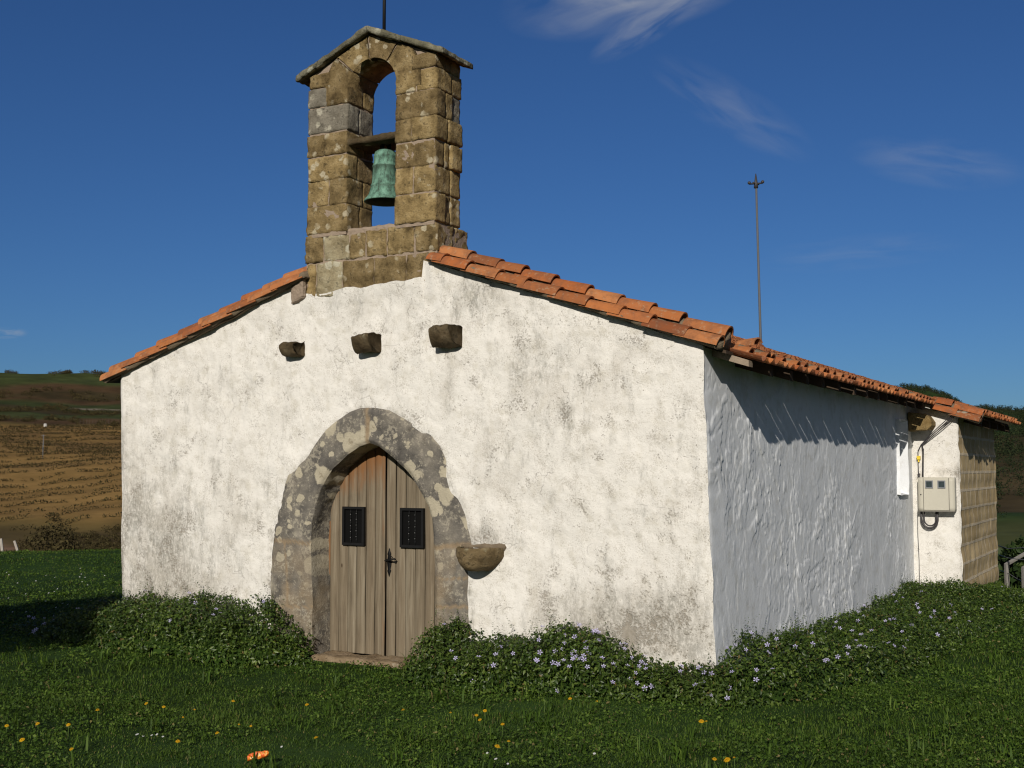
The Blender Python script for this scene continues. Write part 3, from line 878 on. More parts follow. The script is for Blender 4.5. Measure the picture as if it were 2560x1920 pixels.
def build_door():
    n, m = 220, 22
    O = resample(OUTER, n); I = resample(INNER, n)
    # pair the outlines by angle so that stones look radial
    lam = np.linspace(0, 1, m)
    P = I[:, None] * (1 - lam)[None, :, None] + O[:, None] * lam[None, :, None]
    X, Z = P[..., 0], P[..., 1]
    edge_in = smooth(0, 0.10, lam)[None, :]
    edge_out = smooth(0, 0.12, 1 - lam)[None, :]
    Y = -0.016 + 0.030 * (1 - edge_in) + 0.02 * (1 - edge_out) - 0.012 * fbm(X * 3.3, Z * 3.3, 0, 4, 80) - 0.004 * fbm(X * 18, Z * 18, 0, 3, 81)
    # joints between arch stones
    J = [((-3.66, 1.85), (-3.67, 2.35), 0.030), ((-5.0, 0.91), (-4.3, 0.90), 0.022), ((-2.9, 0.90), (-2.35, 0.95), 0.030), ((-2.9, 0.33), (-2.4, 0.35), 0.016), ((-5.0, 0.22), (-4.3, 0.25), 0.014), ((-4.72, 0.91), (-4.66, 0.22), 0.012), ((-2.9, 0.6), (-2.4, 0.62), 0.012)]
    jm = np.zeros_like(X)
    for (ax, az), (bx, bz), w in J:
        dx, dz = bx - ax, bz - az
        t = np.clip(((X - ax) * dx + (Z - az) * dz) / (dx * dx + dz * dz), 0, 1)
        wob = 0.012 * fbm(X * 9, Z * 9, 0, 2, 33)
        d = np.hypot(X - ax - t * dx + wob, Z - az - t * dz + wob)
        jm = np.maximum(jm, 1 - smooth(w * 0.55, w * 1.2, d))
    Y = Y + jm * 0.006
    ring = np.stack([X, Y, Z], -1).reshape(-1, 3)
    f1 = grid_faces(n, m)
    # reveal going in
    k = 10
    dep = np.linspace(0, 0.34, k)
    RX = np.repeat(I[:, 0][:, None], k, 1); RZ = np.repeat(I[:, 1][:, None], k, 1)
    RY = dep[None, :] + Y[:, :1]
    nz = 0.010 * fbm(RX * 8, RY * 8 + 5, RZ * 8, 3, 84) * smooth(0, 0.05, dep)[None, :]
    rev = np.stack([RX - nz - 0.03 * dep[None, :] / 0.34 * np.sign(RX + 3.62), RY, RZ + nz], -1).reshape(-1, 3)
    f2 = grid_faces(n, k)[:, ::-1] + len(ring)
    rim = np.zeros(len(rev)); 
    low = smooth(1.0, 0.75, Z.ravel())
    joint = np.concatenate([np.maximum(jm.ravel(), 0.30 * low * smooth(-.2, .5, fbm(X.ravel() * 4, Z.ravel() * 4, 0, 3, 9))), rim])
    sur = obj('door_surround', np.vstack([ring, rev]), np.vstack([f1, f2]), None, CH, True, {'joint': joint}, mats=[MT['arch']])
    # leaves
    def arch_top(x):
        pts = [(px, pz) for px, pz in INNER if pz > 0.9]
        return float(np.interp(x, [p[0] for p in pts], [p[1] for p in pts]))
    left = [-4.44, -4.345, -4.23, -4.11, -4.0, -3.885, -3.77, -3.668]
    right = [-3.665, -3.625, -3.51, -3.39, -3.27, -3.15, -3.035, -2.84]
    YD = 0.275
    for edges, nm in ((left, 0), (right, 1)):
        vs, fs, va, off = [], [], [], 0
        for i in range(len(edges) - 1):
            a, b = edges[i] + 0.003, edges[i + 1] - 0.003
            q = random.Random(i * 7 + nm).uniform(-0.004, 0.004)
            cols = [a, a + 0.006, (a + b) / 2, b - 0.006, b]
            ys = [YD + 0.012 + q, YD + q, YD + q - 0.001, YD + q, YD + 0.012 + q]
            if b - a < 0.06: ys = [yy - 0.022 for yy in ys]
            rows = 26
            for ci, (cx, cy) in enumerate(zip(cols, ys)):
                top = arch_top(min(max(cx, -4.36), -2.88)) + 0.05
                for rr in range(rows):
                    z = -0.235 + (top + 0.235) * rr / (rows - 1)
                    vs.append((cx + 0.0025 * math.sin(z * 3 + i), cy, z))
                    tz = max(0.0, (z - 1.15) / 0.6)
                    ed = max(0.0, 1 - (cx + 4.42) / 0.14)
                    va.append((0.95 * tz * (1 - 0.45 * (cx + 4.44) / 0.8) if nm == 0 else 0.16 * tz) + 0.75 * ed * min(1, max(0, (z + 0.1) / 0.9)) + (0.35 if b - a < 0.06 else 0) + (0.25 if nm == 0 and i == 0 else 0))
            fs.append(grid_faces(5, rows) + off); off += 5 * rows
            # back and side thickness
        leaf = obj('door_leaf', np.array(vs), np.vstack(fs), MT['door'], CH, False, {'varnish': np.clip(np.array(va) * 1.45, 0, 1.4)})
        g0, g1, z0, z1 = ((-4.165, -3.885, 0.872, 1.272), (-3.435, -3.15, 0.870, 1.270))[nm]
        G = MB()
        w = 0.026
        for bx in ((g0, g0 + w, z0, z1), (g1 - w, g1, z0, z1), (g0 + w, g1 - w, z0, z0 + w), (g0 + w, g1 - w, z1 - w, z1)):
            G.box(bx[0], bx[1], YD - 0.034, YD - 0.002, bx[2], bx[3])
        G.box(g0 + w, g1 - w, YD - 0.008, YD - 0.005, z0 + w, z1 - w, 1)  # black panel painted as the unlit inside of the window
        gr = G.build('window_grille', MT['iron'], leaf, mats=[MT['iron'], MT['dark']])
        for kx in (0.37, 0.63):
            B = MB(); bx = g0 + (g1 - g0) * kx
            pts = [(bx, YD - 0.019, z0 + w + (z1 - z0 - 2 * w) * j / 40) for j in range(41)]
            rad = [0.0045 + 0.003 * (abs(((j / 40 * 6) % 1) - 0.5) < 0.13) for j in range(41)]
            B.tube(pts, rad, 8)
            for j in range(5):
                zc = z0 + 0.08 + j * 0.06 + 0.01 * (kx > .5)
                pv, pf = lathe([(0.001, -0.0055), (0.0055, -0.002), (0.0055, 0.002), (0.001, 0.0055)], 0, 0, 8)
                B.add(pv + np.array([bx, YD - 0.0245, zc]), pf, 1)
            B.build('twisted_bar', MT['iron'], gr, True, mats=[MT['iron'], MT['studs']])
        if nm == 1:
            H = MB()
            ex, ez = -3.578, 0.71
            prof = [(0, -0.145), (0.012, -0.11), (0.022, -0.085), (0.014, -0.07), (0.022, -0.03), (0.026, 0.0), (0.022, 0.03), (0.014, 0.07), (0.022, 0.085), (0.012, 0.11), (0, 0.145)]
            ring_ = [(ex + a, ez + b) for a, b in prof] + [(ex - a, ez + b) for a, b in prof[-2:0:-1]]
            nn = len(ring_)
            vv = [(a, YD - 0.013, b) for a, b in ring_] + [(a, YD - 0.002, b) for a, b in ring_]
            H.add(vv, [tuple(range(nn))] + [(i, i + nn, (i + 1) % nn + nn, (i + 1) % nn) for i in range(nn)])
            H.tube([(ex, YD - 0.01, ez + 0.03), (ex, YD - 0.05, ez + 0.03), (ex + 0.03, YD - 0.062, ez + 0.028), (ex + 0.07, YD - 0.06, ez + 0.034), (ex + 0.095, YD - 0.055, ez + 0.045), (ex + 0.105, YD - 0.055, ez + 0.035)], [0.009, 0.009, 0.008, 0.007, 0.008, 0.011], 8)
            H.tube([(ex - 0.055, YD - 0.016, ez + 0.018), (ex + 0.09, YD - 0.016, ez + 0.006)], 0.007, 6)
            H.tube([(ex + 0.035, YD - 0.03, ez + 0.07), (ex + 0.05, YD - 0.03, ez + 0.055), (ex + 0.045, YD - 0.03, ez + 0.04)], 0.005, 6)
            H.build('handle', MT['iron'], leaf, True)
    # black sheet painted as unlit space behind the leaves, so that gaps stay black
    D = MB(); D.box(-4.7, -2.6, 0.36, 0.38, -0.5, 2.4); D.build('painted_dark_sheet', MT['dark'], CH)
    v, f = rough_box(-4.33, -2.86, -0.06, 0.30, -0.50, -0.236, 0.04, 0.03, 0.010, 12)
    obj('threshold', v, f, MT['step'], CH, True)


def m_arch():
    M = Mat('lichened_arch_stone', 0.95, 0.12)
    n = M.noise(3.2, 7, 0.66)
    c = M.ramp(n, [(0.28, (0.065, 0.060, 0.055)), (0.42, (0.118, 0.109, 0.098)), (0.55, (0.185, 0.168, 0.143)), (0.72, (0.34, 0.305, 0.25))])
    sepz = M.N('ShaderNodeSeparateXYZ'); M.L(M.tc(), sepz.inputs[0])
    low = M.math('SUBTRACT', 1.0, M.step(sepz.outputs[2], 0.5, 1.1))
    c = M.mix(M.math('MULTIPLY', low, M.step(M.noise(2.6, 5, 0.65), 0.40, 0.66)), c, (0.215, 0.175, 0.125))
    bl = M.step(M.noise(6.5, 6, 0.72), 0.56, 0.74)
    c = M.mix(M.math('MULTIPLY', bl, 0.7), c, (0.055, 0.045, 0.034))
    c = M.mix(M.math('MULTIPLY', M.step(M.math('ADD', M.noise(30, 4, 0.75), M.math('MULTIPLY', M.math('SUBTRACT', M.noise(4, 3), 0.5), 0.6)), 0.52, 0.64), 0.6), c, (0.42, 0.38, 0.30))
    # round pale lichen rosettes, brown at heart
    ns = M.N('ShaderNodeTexNoise'); ns.inputs['Scale'].default_value = 8; ns.inputs['Detail'].default_value = 4; M.L(M.tc(), ns.inputs['Vector'])
    sv = M.N('ShaderNodeVectorMath'); sv.operation = 'SCALE'; sv.inputs['Scale'].default_value = 0.10; M.L(ns.outputs['Color'], sv.inputs[0])
    av = M.N('ShaderNodeVectorMath'); av.operation = 'ADD'; M.L(M.tc(), av.inputs[0]); M.L(sv.outputs[0], av.inputs[1])
    hi = M.step(sepz.outputs[2], 0.1, 1.1)
    for sc, seed, cut, th in ((4.2, 0.0, 0.42, 0.38), (7.5, 2.3, 0.38, 0.40)):
        mp = M.N('ShaderNodeMapping'); M.L(av.outputs[0], mp.inputs[0]); mp.inputs['Location'].default_value = (seed, 0, seed)
        mp.inputs['Scale'].default_value = (1, 0.05, 1)
        vo = M.N('ShaderNodeTexVoronoi'); vo.inputs['Scale'].default_value = sc; M.L(mp.outputs[0], vo.inputs['Vector'])
        rnd = M.N('ShaderNodeSeparateColor'); M.L(vo.outputs['Color'], rnd.inputs[0])
        d = M.math('ADD', vo.outputs['Distance'], M.math('MULTIPLY', M.math('SUBTRACT', M.noise(30, 5, 0.75), 0.5), 0.34))
        d = M.math('ADD', d, M.math('MULTIPLY', rnd.outputs[1], 0.16))
        sel = M.step(rnd.outputs[0], th, th + 0.05)
        blob = M.math('MULTIPLY', M.math('MULTIPLY', M.math('SUBTRACT', 1.0, M.step(d, cut, cut + 0.05)), sel), hi)
        c = M.mix(M.math('MULTIPLY', blob, 0.85), c, (0.47, 0.42, 0.315))
        core = M.math('MULTIPLY', M.math('SUBTRACT', 1.0, M.step(d, 0.10, 0.2)), M.math('MULTIPLY', blob, M.step(M.noise(45, 2), 0.45, 0.6)))
        c = M.mix(M.math('MULTIPLY', core, 0.6), c, (0.20, 0.165, 0.11))
    c = M.mix(M.math('MULTIPLY', M.attr('joint'), 0.9), c, M.mix(M.noise(14, 4), (0.21, 0.15, 0.09), (0.34, 0.26, 0.17)))
    M.color(c)
    M.bump(M.math('ADD', M.noise(13, 7, 0.7), M.math('MULTIPLY', M.noise(70, 4, 0.7), 0.4)), 0.016, 1.0)
    return M.m


MT['arch'] = m_arch()
MT['step'] = m_stone('worn_step_stone', (0.16, 0.11, 0.065), (0.27, 0.20, 0.125), (0.38, 0.29, 0.20), (0.42, 0.36, 0.27), 0.3, 0.0, 1.5)


def build_corbels():
    # three stubs of stone over the door: flat top, rounded nose
    for cx, w, pr, zt, zb, seed in ((-4.62, 0.225, 0.17, 3.01, 2.85, 3), (-3.65, 0.25, 0.19, 3.025, 2.845, 5), (-2.69, 0.275, 0.22, 3.055, 2.85, 8)):
        n = 17
        prof = [(0.12, zt), (-pr * 0.5, zt + 0.004), (-pr, zt - 0.02), (-pr - 0.004, zt - 0.05)]
        for k in range(1, 9):
            a = k / 8 * math.pi / 2
            prof.append((-pr * (1 - 0.70 * (1 - math.cos(a)) ** 1.0), zt - 0.05 - (zt - zb - 0.05) * math.sin(a)))
        prof += [(0.12, zb)]
        ws = np.linspace(-w / 2, w / 2, n)
        prof = resample(prof, 40)
        v = []
        for t in ws:
            for (y, z) in prof:
                ed = 0.014 * max(0, (abs(t) / (w / 2)) - 0.8) / 0.2
                v.append((cx + t * (1 - 0.16 * max(0, -y) / pr), y + ed * (1 if y < -0.02 else 0), z - ed * 0.5 * (1 if z > zt - 0.06 else -1)))
        v = np.array(v)
        v += (0.026 * fbm(v[:, 0] * 9, v[:, 1] * 9, v[:, 2] * 9, 4, seed, 0.55))[:, None] * np.array([0.6, -1, 0.7])
        v[:, 2] += 0.10 * np.clip(-v[:, 1], 0, 1) * (v[:, 0] - cx) / w
        f = [tuple(q) for q in grid_faces(n, 40)[:, ::-1]]
        f.append(tuple(range(39, -1, -1))[::-1]); f.append(tuple((n - 1) * 40 + i for i in range(40))[::-1])
        obj('corbel', v, f, MT['corbel'], CH, True)
    # holy water stoup beside the door: half bowl with a thick rim
    na, nb = 40, 26
    cx, zt = -2.315, 0.925
    def half(rx, ry, dz, z0, pw):
        pts = []
        for i in range(na):
            a = math.pi + math.pi * i / (na - 1)
            for j in range(nb):
                b = j / (nb - 1)
                r = math.cos(b * math.pi / 2) ** pw
                pts.append((cx + rx * r * math.cos(a), 0.03 + ry * r * math.sin(a) + 0.15 * math.sin(b * math.pi / 2) * math.sin(a), z0 - dz * math.sin(b * math.pi / 2)))
        return np.array(pts)
    out = half(0.250, 0.30, 0.225, zt, 0.85)
    inn = half(0.20, 0.245, 0.16, zt, 0.6)
    out += (0.030 * fbm(out[:, 0] * 9, out[:, 1] * 9, out[:, 2] * 9, 3, 4))[:, None] * np.array([0.3, -1, 0.5])
    band = np.abs(out[:, 2] - 0.86) < 0.035
    out[~band & (out[:, 2] < 0.86), 1] += 0.012
    v = np.vstack([out, inn])
    f = [tuple(q) for q in grid_faces(na, nb)] + [tuple(q + na * nb) for q in grid_faces(na, nb)[:, ::-1]]
    for i in range(na - 1):
        a, b = i * nb, (i + 1) * nb
        f.append((a, a + na * nb, b + na * nb, b))
    obj('stoup', v, f, MT['stoup'], CH, True)
    v, f = rough_box(-2.545, -2.07, -0.02, 0.1, 0.90, 0.953, 0.03, 0.02, 0.010, 19)
    obj('stoup_bed', v, f, MT['bedding'], CH, True)


MT['stoup'] = m_stone('mossy_stoup_stone', (0.075, 0.052, 0.028), (0.165, 0.120, 0.062), (0.26, 0.20, 0.115), (0.40, 0.36, 0.24), 0.5, 0.0, 1.8)

build_gable()
build_side_walls()
build_door()
build_corbels()


# ------------------------------------------------------------------ roof
def tile(P, s, nrm, w, L, r0, r1, half=1.45, up=1, th=0.013, seg=9):
    """a barrel tile: P start of its axis, s along it, nrm away from the roof, w across"""
    P, s, nrm, w = (np.asarray(q, float) for q in (P, s, nrm, w))
    v = []
    for (t, r) in ((0, r0), (1, r1)):
        for rr in (r, r - th):
            for k in range(seg + 1):
                a = -half + 2 * half * k / seg
                v.append(P + s * L * t + w * rr * math.sin(a) + nrm * up * (rr * math.cos(a) - r * math.cos(half)))
    n = seg + 1
    f = []
    for k in range(seg):
        o0, i0, o1, i1 = k, n + k, 2 * n + k, 3 * n + k
        f.append((o0, o0 + 1, o1 + 1, o1)); f.append((i0, i1, i1 + 1, i0 + 1))
        f.append((o0, i0, i0 + 1, o0 + 1)); f.append((o1, o1 + 1, i1 + 1, i1))
    f.append((0, 2 * n, 3 * n, n)); f.append((seg, n + seg, 3 * n + seg, 2 * n + seg))
    return np.array(v), f


SL = math.atan(0.343)


def slope_frame(side):
    s = np.array([side * math.cos(SL), 0, -math.sin(SL)])
    nrm = np.array([side * math.sin(SL), 0, math.cos(SL)])
    return s, nrm


def tile_field(T, side, y0, y1, x_from, x_to, pitch=0.222, seed=1, verge=True, eave_rag=0.02, endcaps=None):
    """pans and covers on one slope between two y values; x_to is the eave"""
    rg = random.Random(seed)
    s, nrm = slope_frame(side)
    wv = np.array([0, 1, 0])
    length = abs(x_to - x_from) / math.cos(SL)
    def on(x, y, h): return np.array([x, y, float(deck_z(x) if x_to < 0.5 or x < 0.6 else 2.735 - 0.343 * x)]) + nrm * h
    y = y0
    exp = 0.335
    while y < y1:
        k = int(length / exp) + 1
        for i in range(k):
            d1 = length - i * exp + rg.uniform(-.008, .008)      # lower end
            d0 = d1 - 0.42
            if d1 < 0.1: break
            if d0 < 0: d0 = 0
            jag = rg.uniform(-eave_rag, eave_rag) if i == 0 else 0
            dy = rg.uniform(-.008, .008)
            base = on(x_from, y + dy, 0)
            lift0, lift1 = 0.012, 0.030
            a = base + s * (d0 + jag) + nrm * lift0
            b = base + s * (d1 + jag) + nrm * lift1
            sv = (b - a); L = np.linalg.norm(sv)
            pv, pf = tile(a + nrm * 0.066, sv / L, nrm, wv, L, 0.098, 0.108, 1.0, -1)
            T.add(pv, pf)
            # cover over the joint to the next pan
            jag = rg.uniform(-eave_rag, eave_rag) if i == 0 else 0
            cov = d1 + jag - (rg.uniform(0.07, 0.20) if i == 0 else 0)
            a = base + wv * pitch / 2 + s * max(0, cov - 0.42) + nrm * 0.048
            b = base + wv * pitch / 2 + s * cov + nrm * (0.066 + rg.uniform(-.004, .006))
            sv = (b - a); L = np.linalg.norm(sv)
            dw = wv + nrm * rg.uniform(-.05, .05)
            cv, cf = tile(a, sv / L, nrm, dw, L, 0.074, 0.090, 1.42, 1)
            T.add(cv, cf)
            if i == 0 and endcaps is not None:
                # mortar stopping the cover's mouth
                c0 = b - s * 0.025
                pts = [c0 + wv * 0.072 * math.sin(q) + nrm * (0.072 * math.cos(q)) for q in np.linspace(-1.4, 1.4, 9)]
                pts2 = [p - s * 0.1 for p in pts]
                endcaps.add(np.array(pts + pts2), [tuple(range(8, -1, -1))] + [(j, j + 1, j + 10, j + 9) for j in range(8)])
        y += pitch


def verge_rows(T, B, side, ya, x_from, x_to, seed=3, dz=0.0):
    """two stepped rows of tiles along the rake, bedded in mortar"""
    rg = random.Random(seed)
    s, nrm = slope_frame(side)
    wv = np.array([0, 1, 0])
    length = abs(x_to - x_from) / math.cos(SL)
    base0 = np.array([x_from, 0, float(deck_z(x_from)) if x_to < 0.6 else 2.735 - 0.343 * x_from])
    exp = 0.335
    for row, (yc, h, sh) in enumerate(((ya + 0.005, 0.0, 0.0), (ya + 0.155, 0.100, 0.13))):
        k = int(length / exp) + 2
        for i in range(k):
            d1 = length - i * exp - sh + (sh if i == 0 and row == 0 else 0) + rg.uniform(-.03, .03)
            if row == 1 and i == 0: d1 = length - 0.02
            d0 = max(0, d1 - 0.42)
            if d1 < 0.12: break
            tw = rg.uniform(-.012, .012)
            a = base0 + s * d0 + wv * (yc + tw) + nrm * (h + 0.0 + dz)
            b = base0 + s * d1 + wv * (yc - tw) + nrm * (h + 0.022 + dz + rg.uniform(-.004, .008))
            sv = b - a; L = np.linalg.norm(sv)
            cv, cf = tile(a, sv / L, nrm, wv + nrm * rg.uniform(-.06, .06), L, 0.088, 0.104, 1.5, 1, 0.014, 11)
            T.add(cv, cf)
    # mortar: a lumpy fillet under and between the rows
    n, m = int(length / 0.04), 12
    prof = [(-0.035, -0.012), (-0.075, 0.012), (-0.06, 0.05), (0.0, 0.072), (0.05, 0.075), (0.085, 0.088), (0.10, 0.12), (0.155, 0.165), (0.22, 0.12), (0.27, 0.05), (0.28, 0.0), (0.0, -0.012)]
    P = np.zeros((n, m, 3))
    for i in range(n):
        d = length * (i / (n - 1)) - 0.02
        for j, (yy, hh) in enumerate(prof):
            P[i, j] = base0 + s * d + wv * (ya + yy) + nrm * (hh + dz)
    q = P.reshape(-1, 3)
    q = q + (0.012 * fbm(q[:, 0] * 10, q[:, 1] * 25, q[:, 2] * 10, 3, 7))[:, None] * np.array([0.2, -1, 0.6])
    f = [tuple(t) for t in grid_faces(n, m)[:, ::-1 if side > 0 else 1]]
    f.append(tuple(range(m))); f.append(tuple((n - 1) * m + j for j in range(m)))
    B.add(q, f)


def build_roof():
    T, B = MB(), MB()
    XE = 0.325
    verge_rows(T, B, 1, -0.03, -2.90, 0.095, 3)
    tile_field(T, 1, 0.32, 12.9, RIDGE_X, XE, seed=5, endcaps=B)
    verge_rows(T, B, -1, -0.03, -4.46, -7.40, 9)
    tile_field(T, -1, 0.32, 12.9, RIDGE_X - 0.05, -7.44, seed=8, endcaps=B)
    # annex: the slope runs further out
    verge_rows(T, B, 1, YB - 0.12, 0.33, 1.00, 13, -0.075)
    tile_field(T, 1, YB + 0.22, 13.1, 0.22, 1.03, seed=15, endcaps=B)
    s, nrm = slope_frame(1); wv = np.array([0, 1, 0])
    # ridge tiles
    y = 0.55
    while y < 12.8:
        cv, cf = tile((RIDGE_X - 0.03, y, 4.04), (0, 1, 0.0), (0, 0, 1), (1, 0, 0), 0.42, 0.12, 0.105, 1.4, 1); T.add(cv, cf); y += 0.34
    # one slipped tile standing up near the corner, one pale broken piece
    cv, cf = tile((0.02, 0.72, 2.80), np.array([0.93, -0.25, 0.02]), np.array([-0.1, 0.0, 1.0]), np.array([0.25, 0.95, 0.2]), 0.20, 0.075, 0.085, 1.3, 1); T.add(cv, cf)
    rt = T.build('roof_tiles', MT['tile'], CH, False)
    B.build('mortar_joint', MT['bedding'], CH, True)
    # boarding
    for nm, xa, xb, y0, y1 in (('r', RIDGE_X, 0.10, 0.09, 12.8), ('l', RIDGE_X, -7.30, 0.09, 12.8), ('a', 0.10, 0.86, YB + 0.02, 12.95)):
        D = MB()
        def zt(x):
            return float(deck_z(x)) if nm != 'a' else 2.735 - 0.343 * x
        v = [(xa, y0, zt(xa)), (xb, y0, zt(xb)), (xb, y1, zt(xb)), (xa, y1, zt(xa))]
        v += [(x, y, z - 0.028) for x, y, z in v]
        D.add(v, [(0, 1, 2, 3), (7, 6, 5, 4), (0, 4, 5, 1), (1, 5, 6, 2), (2, 6, 7, 3), (3, 7, 4, 0)])
        D.build('roof_boarding', MT['rafter'], CH)
    # rafter tails under the eaves
    rg = random.Random(4)
    ys = [0.30] + [0.30 + 0.62 * i for i in range(1, 14)]
    proto = None
    for i, yy in enumerate(ys):
        w, h = 0.055, (0.085 if i == 0 else 0.13)
        D = MB()
        x0, x1 = -0.8, 0.27 + rg.uniform(-.03, .02)
        v = []
        for x in (x0, x1):
            zt_ = float(deck_z(x)) - 0.029
            zc = 0.0 if x == x0 else 0.03
            v += [(x, yy - w, zt_), (x, yy + w, zt_), (x, yy + w, zt_ - h + zc), (x, yy - w, zt_ - h + zc)]
        D.add(v, [(0, 1, 2, 3), (7, 6, 5, 4), (0, 4, 5, 1), (1, 5, 6, 2), (2, 6, 7, 3), (3, 7, 4, 0)])
        D.build('rafter', MT['pale_timber'] if i == 0 else MT['rafter'], CH)  # first rafter coloured paler in place of the sun on it
    for yy in (9.4, 10.3, 11.2, 12.1, 12.7):
        D = MB(); v = []
        for x in (0.2, 0.90):
            z_ = 2.735 - 0.343 * x - 0.029
            v += [(x, yy - .05, z_), (x, yy + .05, z_), (x, yy + .05, z_ - .11), (x, yy - .05, z_ - .11)]
        D.add(v, [(0, 1, 2, 3), (7, 6, 5, 4), (0, 4, 5, 1), (1, 5, 6, 2), (2, 6, 7, 3), (3, 7, 4, 0)])
        D.build('rafter', MT['rafter'], CH)
    # weathered barge timber at the annex corner
    v, f = rough_box(0.52, 0.92, YB - 0.17, YB + 0.05, 2.445, 2.535, 0.03, 0.02, 0.014, 3)
    v[:, 2] += -0.22 * (v[:, 0] - 0.55)
    obj('barge_timber', v, f, MT['pale_timber'], CH, True)


build_roof()


# ------------------------------------------------------------------ annex (white buttress and block wall)
def build_annex():
    nx, nz = 60, 200
    xs = np.linspace(-0.03, 0.655, nx); t = np.linspace(0, 1, nz)
    X, T = np.meshgrid(xs, t, indexing='ij')
    top = 2.70 - 0.343 * X
    Z = -0.7 + T * (top + 0.7)
    wob = 0.014 * fbm(Z * 5, 0.2, 0, 3, 77)
    X = X + smooth(0.4, 0.655, X) * wob
    Y = YB - 0.010 * fbm(X * 4, Z * 4, 0, 3, 70) + 0.03 * smooth(0.62, 0.655, X)
    v = np.stack([X, Y, Z], -1).reshape(-1, 3)
    d = 1.0 * smooth(0.46, 0.66, v[:, 0]) * (0.55 + 0.45 * vnoise(v[:, 2] * 2, 0.5, 0, 3)) + 0.8 * np.exp(-((v[:, 0] - 0.42) / .2) ** 2 - ((v[:, 2] - 1.62) / .08) ** 2) - 0.15
    an = obj('annex_wall', v, grid_faces(nx, nz)[:, ::-1], MT['white'], CH, True, {'dirt_tone': d})
    ny = 90
    ys = np.linspace(YB + 0.03, 12.7, ny); zz = np.linspace(-0.7, 2.53, 80)
    Yg, Zg = np.meshgrid(ys, zz, indexing='ij')
    Xg = 0.655 + wobz(Zg) + 0.008 * fbm(Yg * 5, Zg * 5, 0, 3, 79)
    obj('block_wall', np.stack([Xg, Yg, Zg], -1).reshape(-1, 3), grid_faces(ny, 80), MT['block'], CH, True)
    # round-ended stone let into the inner corner under the roof
    n = 26
    pts = []
    prof = [(0.0, 2.50), (0.16, 2.49), (0.27, 2.45), (0.335, 2.36), (0.33, 2.29), (0.27, 2.235), (0.15, 2.225), (0.0, 2.22)]
    prof = resample(prof, 30)
    rows = [(YB - 0.34, 0.93), (YB - 0.335, 0.98), (YB - 0.32, 1.0), (YB - 0.2, 1.0), (YB + 0.05, 1.0)]
    v = [(0.0 + x * k, y, 2.36 + (z - 2.36) * k) for y, k in rows for x, z in prof]
    v = np.array(v); v += (0.007 * fbm(v[:, 0] * 12, v[:, 1] * 12, v[:, 2] * 12, 3, 3))[:, None]
    f = [tuple(q) for q in grid_faces(5, 30)] + [tuple(range(30))]
    obj('corner_stone', v, f, MT['tan'], CH, False)


def wobz(z): return 0.014 * fbm(np.asarray(z) * 5, 0.2, 0, 3, 77)


MT['tan'] = m_stone('tan_corner_stone', (0.16, 0.105, 0.04), (0.27, 0.19, 0.085), (0.36, 0.27, 0.13), (0.4, 0.34, 0.2), 0.2, 0.0, 1.2)
build_annex()


